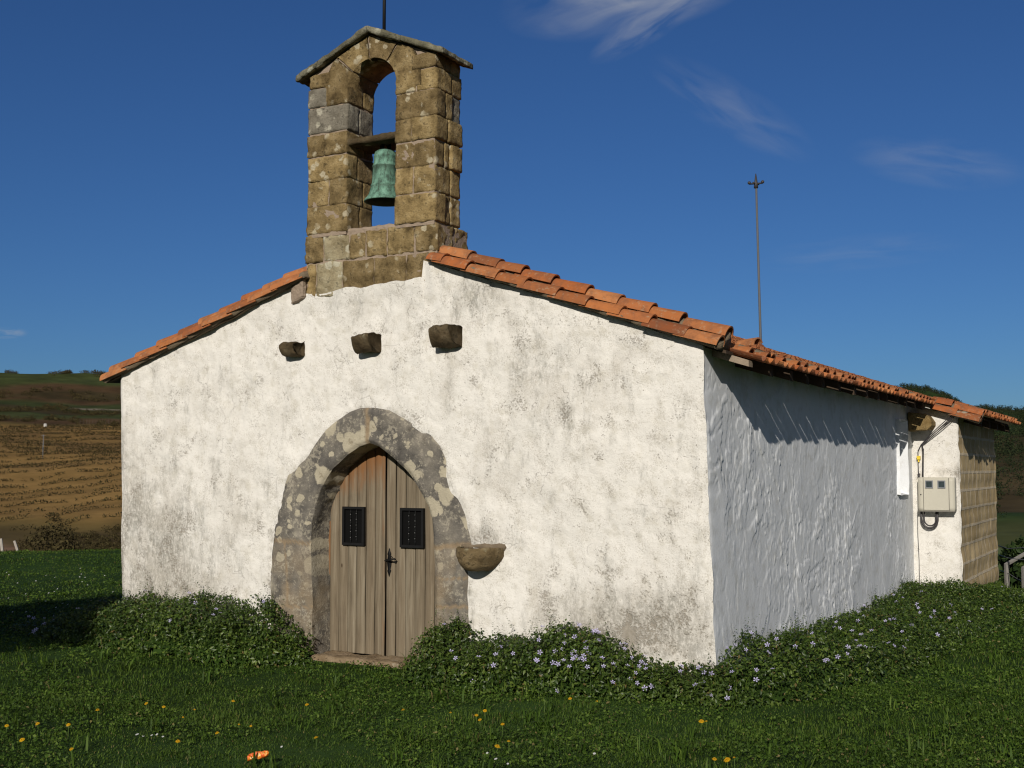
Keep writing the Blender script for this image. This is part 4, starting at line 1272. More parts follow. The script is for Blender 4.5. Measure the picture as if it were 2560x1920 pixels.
# ------------------------------------------------------------------ bellcote
def build_bellcote():
    BC = empty('bellcote', (-3.67, 0.23, 3.5), parent=CH)
    S, core = MB(), MB()
    y0, y1 = 0.0, 0.46
    sd = [100]
    def blk(xa, xb, ya, yb, za, zb, g=0.010, amp=0.0055, slot=0, ends=()):
        sd[0] += 1
        e0, e1 = (0.002 if xa in ends else g), (0.002 if xb in ends else g)
        v, f = rough_box(xa + e0, xb - e1, ya + (0 if ya < .02 else g * .7), yb - (0 if yb > .44 else g * .7), za + g, zb - g, 0.025, 0.009, amp, sd[0], 20)
        cc_ = np.array([(xa + xb) / 2, (ya + yb) / 2, (za + zb) / 2]); v = cc_ + (v - cc_) * (1 + 0.007 / (np.abs(v - cc_).max(0) + 1e-6))
        S.add(v, [tuple(q) for q in f], slot)
    # piers: courses of one or two stones; the sides break differently from the front
    zc = [4.13, 4.42, 4.70, 4.96, 5.20, 5.48, 5.70]
    LX0, LX1, RX0, RX1 = -4.465, -3.965, -3.345, -2.868
    Lf = [[], [0.55], [], [0.42], [], [0.46]]
    Rf = [[], [0.45], [], [0.40], [], [0.52]]
    Ls = [[0.5], [0.62], [0.4], [0.66], [0.45], [0.6]]
    Rs = [[0.40, 0.6], [0.62], [0.36, 0.56], [0.45], [0.36, 0.66], [0.62]]
    rg = random.Random(2)
    for i in range(6):
        for (a, b, fr, sd_, right) in ((LX0, LX1, Lf[i], Ls[i], False), (RX0, RX1, Rf[i], Rs[i], True)):
            jz = rg.uniform(-.012, .012)
            xs = [a] + [a + (b - a) * t for t in fr] + [b]
            ysp = [y0] + [y0 + (y1 - y0) * t for t in sd_] + [y1]
            for k in range(len(xs) - 1):
                for q in range(len(ysp) - 1):
                    ex = rg.uniform(-.010, .016)
                    xa, xb = xs[k], xs[k + 1]
                    slot = 1 if (not right and (i == 4 or (i == 5 and k == 0))) or (right and i == 4 and q == len(ysp) - 2) else 0
                    if not right and i == 5 and k == 1: slot = 0
                    en = []
                    if k == 0: en.append('a')
                    if k == len(xs) - 2: en.append('b')
                    if right and k == len(xs) - 2: xb += ex + (0.035 if (i in (2, 3) and q == len(ysp) - 2) else 0)
                    if not right and k == 0: xa -= ex
                    ya = ysp[q] - (rg.uniform(-.004, .010) if q == 0 else 0)
                    blk(xa, xb, ya, ysp[q + 1], zc[i] + (jz if i else 0), zc[i + 1] + (jz if i < 5 else 0), slot=slot, ends=([xa] if 'a' in en else []) + ([xb] if 'b' in en else []))
    core.box(LX0 + .006, LX1 - .006, y0 + .001, y1 - .001, 4.10, 5.7); core.box(RX0 + .002, RX1 - .010, y0 + .001, y1 - .001, 4.10, 5.7)
    # plinth
    px0, px1 = -4.51, -2.845
    for (za, zb, xs) in ((3.83, 4.125, [px0, -4.27, -3.93, -3.72, -3.46, -3.12, px1]), (3.46, 3.83, [px0 + .02, -4.36, -4.02, -3.62, -3.22, px1 - .03])):
        for k in range(len(xs) - 1):
            ra, rb = rg.uniform(-.02, .03), rg.uniform(-.03, .02)
            for (ya, yb) in (((y0 - .012, 0.32), (0.32, 0.60)) if k == len(xs) - 2 else ((y0 - .012 - rg.uniform(0, .008), 0.60),)):
                blk(xs[k], xs[k + 1], ya + .030, yb, za + ra * .12, zb + rb * .12 - (0.015 if 0 < k < 4 and za > 3.8 else 0), 0.012, 0.010, slot=2 if (k == 1) else 0)
    core.box(px0 + .012, px1 - .012, y0 + .022, 0.59, 3.40, 4.108)
    v, f = rough_box(-4.68, -4.49, -0.045, 0.16, 3.46, 3.735, 0.03, 0.03, 0.014, 56); v[:, 2] -= np.clip(-4.50 - v[:, 0], 0, 1) * 0.34; core.add(v, [tuple(q) for q in f])
    # sill fillet of lead-grey mortar in the opening
    v, f = rough_box(-3.99, -3.32, 0.03, 0.44, 4.05, 4.165, 0.03, 0.03, 0.010, 55); core.add(v, [tuple(q) for q in f])
    # head: arch ring of three stones plus haunches, under a gabled top
    ax, az, ar = -3.655, 5.60, 0.315
    def top_z(x): return 6.185 - 0.42 * abs(x + 3.685)
    def ringpiece(a0, a1, n, seed):
        vs = []
        m = 9
        aa = np.linspace(a0 + 0.02, a1 - 0.02, n)
        lay = []
        for yy, inset in ((y0 + 0.018, 0.018), (y0 - 0.004, 0.004), (y0 - 0.006, 0.0), (0.2, 0.0), (y1, 0.0)):
            for a in aa:
                for j in range(m):
                    t = j / (m - 1)
                    rmax = 0.30
                    r = ar + inset * (1 - t) * 1.0 + rmax * t
                    x, z = ax + r * math.cos(a), az + r * math.sin(a)
                    zt_ = top_z(x) - 0.02
                    if z > zt_: z = zt_
                    x = min(max(x, LX0 + .005), RX1 - .005)
                    lay.append((x, yy, z))
        v = np.array(lay).reshape(5, n, m, 3)
        q = v.reshape(-1, 3)
        nn = fbm(q[:, 0] * 12, q[:, 1] * 12, q[:, 2] * 12, 3, seed)
        q[:, 1] -= 0.007 * nn * (q[:, 1] < 0.1)
        f = []
        def idx(l, i, j): return (l * n + i) * m + j
        for i in range(n - 1):
            for j in range(m - 1):
                f.append((idx(0 + 1, i, j), idx(1, i, j + 1), idx(1, i + 1, j + 1), idx(1, i + 1, j)))
                f.append((idx(4, i, j), idx(4, i + 1, j), idx(4, i + 1, j + 1), idx(4, i, j + 1)))
        for l in range(1, 4):
            for i in range(n - 1):
                f.append((idx(l, i, 0), idx(l, i + 1, 0), idx(l + 1, i + 1, 0), idx(l + 1, i, 0)))
                f.append((idx(l, i, m - 1), idx(l + 1, i, m - 1), idx(l + 1, i + 1, m - 1), idx(l, i + 1, m - 1)))
            for j in range(m - 1):
                f.append((idx(l, 0, j), idx(l + 1, 0, j), idx(l + 1, 0, j + 1), idx(l, 0, j + 1)))
                f.append((idx(l, n - 1, j), idx(l, n - 1, j + 1), idx(l + 1, n - 1, j + 1), idx(l + 1, n - 1, j)))
        S.add(q, f)
    ringpiece(-0.12, 0.92, 14, 301); ringpiece(0.92, 1.66, 12, 302); ringpiece(1.66, 2.42, 12, 304); ringpiece(2.42, math.pi + 0.12, 14, 303)
    # haunch stones at the shoulders
    blk(LX0 - .004, -4.20, y0 - .004, 0.24, 5.70, 5.86); blk(LX0 - .004, -4.20, 0.24, y1, 5.70, 5.86)
    blk(-3.16, RX1 + .006, y0 - .004, 0.27, 5.70, 5.86); blk(-3.16, RX1 + .006, 0.27, y1, 5.70, 5.86)
    # mortar web behind the head
    n = 40; v = []
    for yy in (y0 + 0.012, y1 - 0.012):
        for i in range(n):
            a = math.pi * i / (n - 1)
            v.append((ax + (ar + .012) * math.cos(a), yy, az + (ar + .012) * math.sin(a)))
        for i in range(n):
            x = RX1 - .014 + (LX0 - RX1 + .028) * i / (n - 1)
            v.append((x, yy, top_z(x) - 0.012 if 0 < i < n - 1 else top_z(x) - .012))
    f = []
    for i in range(n - 1):
        f.append((i, n + i, n + i + 1, i + 1)); o = 2 * n
        f.append((o + i, o + i + 1, o + n + i + 1, o + n + i))
        f.append((i, i + 1, o + i + 1, o + i))
    core.add(v, f)
    core.box(RX0 + .0, RX1 - .013, y0 + .0125, y1 - .0125, 5.55, 5.80); core.box(LX0 + .013, LX1 - .0, y0 + .0125, y1 - .0125, 5.55, 5.80)
    S.build('masonry', MT['ochre'], BC, False, mats=[MT['ochre'], MT['bluestone'], MT['palestone']])
    for p in bpy.data.objects['masonry'].data.polygons: p.use_smooth = True
    core.build('mortar_core', MT['mortar'], BC)
    # stone slabs on top
    def slab(xa, xb, ya, yb, seed):
        nx, ny = max(6, int(abs(xb - xa) / 0.035)), 20
        v, f = rough_box(0, abs(xb - xa), ya, yb, 0, 0.062, 0.03, 0.010, 0.008, seed, 16)
        sg = 1 if xb > xa else -1
        d = v[:, 0].copy()
        v[:, 0] = xa + sg * d
        v[:, 2] += 6.185 - 0.42 * np.abs(v[:, 0] + 3.685)
        f = f if sg > 0 else f[:, ::-1]
        return v, f
    for xa, xb, ya, yb, seed in ((-3.69, -4.60, -0.070, 0.54, 401), (-3.68, -3.26, -0.075, 0.57, 402), (-3.27, -2.755, -0.065, 0.55, 403)):
        v, f = slab(xa, xb, ya, yb, seed)
        if seed == 403: v[:, 2] += 0.008
        obj('cap_slab', v, f, MT['cap'], BC, True)
    # slab across the opening from which the bell hangs
    v, f = rough_box(-4.0, -3.31, 0.01, 0.45, 5.045, 5.105, 0.03, 0.014, 0.009, 61)
    obj('lintel_slab', v, f, MT['corbel'], BC, True)
    # iron cross
    cx, cy, cz = -3.66, 0.22, 6.20
    X = MB()
    X.tube([(cx, cy, cz - .05), (cx, cy, cz + 0.82)], 0.018, 8)
    X.tube([(cx - 0.20, cy, cz + 0.50), (cx + 0.20, cy, cz + 0.50)], 0.015, 8)
    for p in ((cx - .21, cy, cz + .50), (cx + .21, cy, cz + .50), (cx, cy, cz + .84)):
        pv, pf = lathe([(0.002, -0.03), (0.022, -0.012), (0.028, 0.0), (0.022, 0.012), (0.002, 0.03)], 0, 0, 10); X.add(pv + np.array(p), pf)
    X.build('iron_cross', MT['iron'], BC, True)


build_bellcote()


def build_bell():
    bx, by, zt = -3.615, 0.20, 4.985
    root = empty('bell', (bx, by, zt - 0.55), 'green weathered bronze bell hanging under a stone slab in the bellcote', 'bell')
    prof = [(0.001, 0.0), (0.05, 0.0), (0.085, -0.006), (0.108, -0.022), (0.117, -0.045), (0.119, -0.06), (0.124, -0.066), (0.124, -0.078), (0.120, -0.085), (0.126, -0.15), (0.130, -0.165), (0.136, -0.17), (0.136, -0.182), (0.131, -0.187), (0.134, -0.27), (0.140, -0.345), (0.146, -0.37), (0.153, -0.375), (0.153, -0.386), (0.150, -0.392), (0.153, -0.405), (0.160, -0.41), (0.160, -0.42), (0.158, -0.426), (0.171, -0.465), (0.190, -0.497), (0.213, -0.522), (0.222, -0.54), (0.219, -0.548), (0.20, -0.545), (0.17, -0.49), (0.14, -0.37), (0.115, -0.1), (0.05, -0.04), (0.001, -0.035)]
    v, f = lathe([(r, zt + z) for r, z in prof], bx, by, 48)
    d = np.where(np.arange(len(v)) >= 29 * 48, 0.95, 0.0)  # inner faces set darker
    z = v[:, 2] - zt
    d = np.maximum(d, 0.55 * np.exp(-((z + 0.185) / 0.012) ** 2)); d = np.maximum(d, 0.55 * np.exp(-((z + 0.40) / 0.01) ** 2))  # darker bands at the mouldings
    obj('bell_body', v, [q[::-1] for q in f], MT['bell'], root, True, {'dirt_tone': d})
    H = MB()
    H.tube([(bx - .05, by, zt - .02), (bx - .05, by, zt + .05), (bx, by, zt + .075), (bx + .05, by, zt + .05), (bx + .05, by, zt - .02)], 0.018, 8)
    H.tube([(bx, by - .05, zt - .02), (bx, by - .05, zt + .05), (bx, by, zt + .07), (bx, by + .05, zt + .05), (bx, by + .05, zt - .02)], 0.016, 8)
    H.build('hanger', MT['iron'], root, True)
    K = MB()
    K.tube([(bx, by, zt - .04), (bx, by, zt - .46)], 0.011, 8)
    pv, pf = lathe([(0.002, -0.04), (0.03, -0.02), (0.036, 0.0), (0.03, 0.02), (0.004, 0.04)], bx, by, 12); K.add(pv + np.array([0, 0, zt - .47]), pf)
    K.build('clapper', MT['iron'], root, True)


build_bell()


# ------------------------------------------------------------------ meter box and wiring on the buttress
def build_meter():
    yb = YB - 0.012
    root = empty('meter_box', (0.35, yb, 1.04), 'beige electricity meter box with two small windows on the white buttress', 'meter box')
    x0, x1, z0, z1, yf = 0.085, 0.605, 1.035, 1.535, yb - 0.17
    v, f = rough_box(x0, x1, yf, yb + .01, z0, z1, 0.06, 0.012, 0.0, 1)
    obj('casing', v, f, MT['box'], root, True)
    P = MB(); P.box(x0 + .085, x1 - .085, yf - .008, yf - .0005, z0 + .02, z1 - .015); P.build('front_panel', MT['box'], root)
    G = MB()
    for a in (x0 + .075, x1 - .083): G.box(a, a + .008, yf - .002, yf + .002, z0 + .01, z1 - .01)
    G.box(x0 - .004, x1 + .004, yf - .003, yf + .02, z0 - .006, z0 + .004)
    G.build('panel_gap', MT['boxline'], root)
    for a, b in ((0.195, 0.305), (0.37, 0.48)):
        F = MB(); t = 0.014
        for q in ((a, a + t, 1.375, 1.49), (b - t, b, 1.375, 1.49), (a + t, b - t, 1.375, 1.389), (a + t, b - t, 1.476, 1.49)):
            F.box(q[0], q[1], yf - .022, yf - .006, q[2], q[3])
        w = F.build('window', MT['galv'], root)
        Gz = MB(); Gz.box(a + t, b - t, yf - .014, yf - .0085, 1.389, 1.476); Gz.build('pane', MT['glass'], w)
    K = MB(); pv, pf = lathe([(0.0005, -.006), (0.009, -.005), (0.009, 0.005), (0.0005, 0.006)], 0, 0, 10)
    K.add(pv[:, [0, 2, 1]] + np.array([x0 + .042, yf - .004, 1.28]), pf); K.build('lock', MT['iron'], root)
    C = MB()
    yc = yb - 0.07
    for rad, dx in ((0.115, 0.0), (0.085, 0.01)):
        pts = []
        for k in range(25):
            a = math.pi * k / 24
            pts.append((0.225 + dx - rad * math.cos(a), yc - 0.015 * (rad < .1), 0.915 - rad * 1.15 * math.sin(a)))
        pts = [(pts[0][0], yc, 1.04)] + pts + [(pts[-1][0], yc, 1.04)]
        C.tube(pts, 0.016 if rad > .1 else 0.011, 8)
    C.build('cable_loop', MT['cable'], root, True)
    # conduit and the wires from the roof corner
    c = empty('conduit', (0.145, yb - .03, 1.55), 'thin dark conduit rising from the top of the meter box', 'conduit')
    D = MB(); D.tube([(0.135, yb - .03, 1.53), (0.15, yb - .03, 1.965)], 0.012, 8); D.build('pipe', MT['cable'], c, True)
    E = MB(); E.tube([(0.075, yb - .02, 1.53), (0.075, yb - .02, 1.57)], 0.016, 8); E.tube([(0.075, yb - .02, 1.57), (0.077, yb - .02, 1.60)], [0.02, 0.008], 8); E.build('gland', MT['cable'], c, True)
    W = MB()
    rg = random.Random(3)
    for k in range(3):
        A = Vector((0.60 + 0.01 * k, yb - 0.12, 2.46 - .012 * k)); Bm = Vector((0.36 + .02 * k, yb - 0.05, 2.28 - 0.03 * k)); Cc = Vector((0.12 + .012 * k, yb - 0.03, 2.02))
        pts = []
        for i in range(17):
            t = i / 16
            pts.append(A * (1 - t) ** 2 + Bm * 2 * t * (1 - t) + Cc * t * t)
        pts += [Vector((0.075 if k == 0 else 0.145, yb - .03, 1.93 - .02 * k))]
        if k == 0: pts += [Vector((0.07, yb - .02, 1.75)), Vector((0.072, yb - .02, 1.6))]
        W.tube(pts, 0.007, 6)
    w = W.build('supply_wire', MT['cable'], None, True)
    tag(w, 'bundle of thin wires sagging from the roof corner to the conduit', 'wire')
    Y = MB(); Y.box(0.058, 0.105, yb - .05, yb + .005, 1.80, 1.85); Y.box(0.07, 0.09, yb - .03, yb + .005, 1.762, 1.80); Y.tube([(0.055, yb - .045, 1.84), (0.11, yb - .045, 1.845)], 0.011, 6)
    y = Y.build('junction_clip', MT['yellow'], None)
    tag(y, 'small yellow plastic clip on the white buttress beside the conduit', 'clip')
    # thin earth wire down the corner
    E = MB(); E.tube([(0.05, yb - .03, 1.03), (0.045, yb - .03, 0.7), (0.055, yb - .03, 0.3), (0.05, yb - .03, -0.2)], 0.004, 5)
    e = E.build('earth_wire', MT['cable'], None, True)
    tag(e, 'thin vertical wire down the inner corner below the meter box', 'wire')


build_meter()


# ------------------------------------------------------------------ weather mast and fence posts
def at(az, r, z):
    a = math.radians(az)
    return np.array([CAM[0] - math.sin(a) * r, CAM[1] + math.cos(a) * r, z])


def build_far_things():
    # mast behind the chapel
    b = at(17.43, 31.5, -1.0)
    root = empty('weather_mast', b, 'tall thin steel mast with a small wind sensor behind the roof', 'mast')
    P = MB(); P.tube([b, b + np.array([0, 0, 6.0]), b + np.array([-.06, 0, 10.02])], [0.042, 0.035, 0.028], 8); P.build('pole', MT['mast'], root, True)
    A = MB()
    t = b + np.array([-.065, 0, 10.05])
    A.tube([t - np.array([.17, .03, 0]), t + np.array([.17, .03, 0])], 0.022, 6)
    A.tube([t - np.array([.03, .15, 0.0]), t + np.array([.03, .15, 0.0])], 0.02, 6)
    for s in (-1, 1):
        pv, pf = lathe([(0.002, -.04), (0.04, -.03), (0.045, 0.02), (0.002, 0.05)], 0, 0, 8); A.add(pv + t + np.array([.17 * s, .03 * s, 0.03]), pf)
    A.build('crossarm', MT['cable'], root, True)
    S = MB(); S.tube([t - np.array([0, 0, .12]), t, t + np.array([0, 0, .26])], [0.06, 0.05, 0.012], 8); S.build('sensor', MT['cable'], root, True)
    # concrete posts with cranked heads, right
    def cranked(az, r, zt, hgt, dx, lab, brace):
        p = at(az, r, 0); p[2] = zt - hgt
        root = empty('fence_post', p, lab, 'fence post', 'concrete posts on the right')
        M_ = MB()
        pts = [p, p + np.array([0, 0, hgt]), p + np.array([dx * 0.95, dx * .3, hgt + 0.62 * abs(dx)])]
        v, f = sweep([pts[0], pts[1], pts[2]], [0.05, 0.048, 0.036], 4); M_.add(v, f)
        o = M_.build('post_body', MT['concrete'], root)
        if brace:
            B_ = MB(); v, f = sweep([p + np.array([0.05, 0, hgt * .58]), p + np.array([0.55, .2, hgt * .58 + 0.24])], 0.028, 4); B_.add(v, f); B_.build('brace', MT['concrete'], root)
    cranked(6.98, 25.5, -0.20, 1.5, 0.60, 'pale concrete fence post with cranked head just right of the block wall', True)
    cranked(6.28, 24.0, -0.14, 1.5, 0.30, 'pale concrete fence post cut by the right edge of the photo', False)
    Wb = MB()
    for z0, z1 in ((-.35, -.42), (-.05, 0.0), (0.13, 0.22), (-.6, -.7)):
        Wb.tube([at(7.3, 26, z0), at(6.9, 25.4, z0 - .02), at(6.28, 24.0, z1), at(4.6, 22.5, z1 + .03)], 0.008, 5)
    w = Wb.build('fence_wire', MT['wire'], None, True); tag(w, 'thin fence wires strung between the concrete posts on the right', 'wire')
    # leaning pale stakes at the lawn's left edge
    for az, r, lean, h, lab in ((51.92, 31.0, -0.06, 0.56, 'pale leaning stake at the left edge of the lawn, outermost of two'),
                                (51.20, 31.0, -0.16, 0.50, 'pale leaning stake at the lawn edge, nearer the chapel of two')):
        p = at(az, r, -0.55)
        t = p + np.array([lean * .8, lean * .6, h])
        M_ = MB(); v, f = sweep([p, (p + t) / 2 + np.array([.01, 0, 0]), t], [0.035, 0.033, 0.03], 6); M_.add(v, f)
        o = M_.build('stake', MT['pale_post'], None)
        tag(o, lab, 'stake', 'pale stakes on the lawn edge')
    # white hut, utility pole and pale tree on the far slope
    z = float(terrain_z(np.array(50.35), np.array(325.0)))
    p = at(50.35, 325, z)
    H = empty('white_hut', p, 'tiny white box-shaped hut at the top of the vineyard', 'hut')
    B_ = MB(); B_.box(p[0] - .26, p[0] + .26, p[1] - .26, p[1] + .26, p[2] - 1, p[2] + 0.65); B_.build('hut_wall', MT['white_far'], H)
    R_ = MB(); R_.add([(p[0] - .30, p[1] - .30, p[2] + .65), (p[0] + .30, p[1] - .30, p[2] + .65), (p[0] + .30, p[1] + .30, p[2] + .65), (p[0] - .30, p[1] + .30, p[2] + .65), (p[0] - .30, p[1], p[2] + .75), (p[0] + .30, p[1], p[2] + .75)], [(0, 1, 5, 4), (2, 3, 4, 5), (1, 2, 5), (3, 0, 4), (3, 2, 1, 0)]); R_.build('roof', MT['white_far'], H)
    z = float(terrain_z(np.array(50.4), np.array(225.0)))
    p = at(50.42, 225, z)
    U = empty('utility_pole', p, 'thin pale utility pole standing in the vineyard rows', 'pole')
    B_ = MB(); B_.tube([p - np.array([0, 0, 1]), p + np.array([0, 0, 4.2])], [0.07, 0.05], 7); B_.build('pole_shaft', MT['galv'], U, True)
    B_ = MB(); B_.tube([p + np.array([-.3, -.2, 4.05]), p + np.array([.3, .2, 4.05])], 0.03, 6); B_.build('crossarm', MT['galv'], U, True)


MT['pale_post'] = m_simple('bleached_wood', (0.42, 0.38, 0.34), 0.25, 10, 0.9, 0.1, 0.004)
MT['white_far'] = m_simple('white_render', (0.75, 0.73, 0.70), 0.1, 3, 0.9, 0.1, 0.0)
build_far_things()


# ------------------------------------------------------------------ foliage
def leaves(P, N, L, W, rng, fold=0.25, curl=0.12):
    """one folded leaf per point: 6 vertices, 4 faces -> returns verts, tri/quads (n*4,3)"""
    n = len(P)
    N = N / np.linalg.norm(N, axis=1, keepdims=True)
    a = rng.normal(size=(n, 3)); a -= (a * N).sum(1, keepdims=True) * N; a /= np.linalg.norm(a, axis=1, keepdims=True)
    b = np.cross(N, a)
    L = np.asarray(L).reshape(-1, 1) * np.ones((n, 1)); W = np.asarray(W).reshape(-1, 1) * np.ones((n, 1))
    base = P - a * L * .5
    tip = P + a * L * .5 - N * L * curl
    m = P + N * 0
    l1 = P - b * W * .5 + N * W * fold - a * L * 0.05; r1 = P + b * W * .5 + N * W * fold - a * L * 0.05
    V = np.stack([base, l1, m, r1, tip], 1).reshape(-1, 3)
    k = np.arange(n)[:, None] * 5
    F = np.stack([k + np.array([[0, 2, 1]]), k + np.array([[0, 3, 2]]), k + np.array([[1, 2, 4]]), k + np.array([[2, 3, 4]])], 1).reshape(-1, 3)
    return V, F


def star_flower(r=0.022):
    v, f = [(0, 0, -0.004)], []
    for k in range(5):
        a = 2 * math.pi * k / 5
        def p(rr, da, z): return (rr * math.cos(a + da), rr * math.sin(a + da), z)
        i = len(v)
        v += [p(r * .55, -.30, .001), p(r * .95, -.26, .003), p(r * 1.05, .10, .002), p(r * .75, .42, .001), p(r * .4, .3, 0.0)]
        f += [(0, i, i + 1, i + 2), (0, i + 2, i + 3, i + 4)]
    return np.array(v), f


# the three periwinkle banks: local height of the leaf surface above ground
def h_left(x, y):
    top = np.interp(x, [-9.4, -8.6, -7.6, -7.0, -6.0, -5.3, -4.8, -4.45, -4.15, -3.98], [0.0, 0.12, 0.28, 0.40, 0.45, 0.52, 0.48, 0.32, 0.14, 0.0])
    wd = np.interp(x, [-9.4, -7.5, -7.0, -6.2, -5.0, -4.3, -3.98], [0.9, 1.0, 0.9, 0.95, 1.0, 0.62, 0.15])
    yc = np.where(x < -7.1, np.interp(x, [-9.4, -7.1], [1.0, 0.10]), 0.06)
    o = np.abs(np.where(x < -7.15, y - yc, np.minimum(y, 0.06) - 0.06)) / np.maximum(wd, .05)
    return top * np.sqrt(np.clip(1 - o ** 2.4, 0, 1)) * (1 + 0.17 * fbm(x * 4.2, y * 4.2, 0, 3, 101))


def h_right(x, y):
    top = np.interp(x, [-3.05, -2.95, -2.75, -2.55, -2.3, -2.1, -1.7, -1.35, -1.0, -0.7, -0.5, 0.0, 0.4], [0.0, 0.16, 0.40, 0.44, 0.38, 0.36, 0.42, 0.45, 0.38, 0.27, 0.24, 0.24, 0.2])
    wd = np.interp(x, [-3.05, -2.8, -2.2, -1.2, -0.3, 0.4], [0.3, 0.72, 0.95, 0.92, 0.62, 0.5])
    o = np.abs(np.minimum(y, 0.06) - 0.06) / wd
    return top * np.sqrt(np.clip(1 - o ** 2.6, 0, 1)) * (1 + 0.17 * fbm(x * 4.2, y * 4.2, 0, 3, 102))


def h_side(x, y):
    top = np.interp(y, [-0.6, -0.2, 0.3, 0.8, 1.6, 3, 4.5, 6, 7.4, 8.1, 8.5, 9.5, 11, 12.8, 14.5], [0.0, 0.22, 0.34, 0.40, 0.34, 0.27, 0.24, 0.27, 0.26, 0.34, 0.20, 0.08, 0.07, 0.08, 0.06])
    wd = np.interp(y, [-0.6, 0, 1, 3, 5, 8, 10, 14.5], [0.3, 0.75, 1.0, 1.35, 1.5, 1.9, 2.0, 2.2])
    x0 = np.where(y > 8.8, 0.68, 0.0)
    o = np.abs(np.maximum(x, x0) - x0) / wd
    return top * np.sqrt(np.clip(1 - o ** 2.2, 0, 1)) * (1 + 0.2 * fbm(x * 3.4, y * 3.4, 0, 3, 103))


BUSH = []


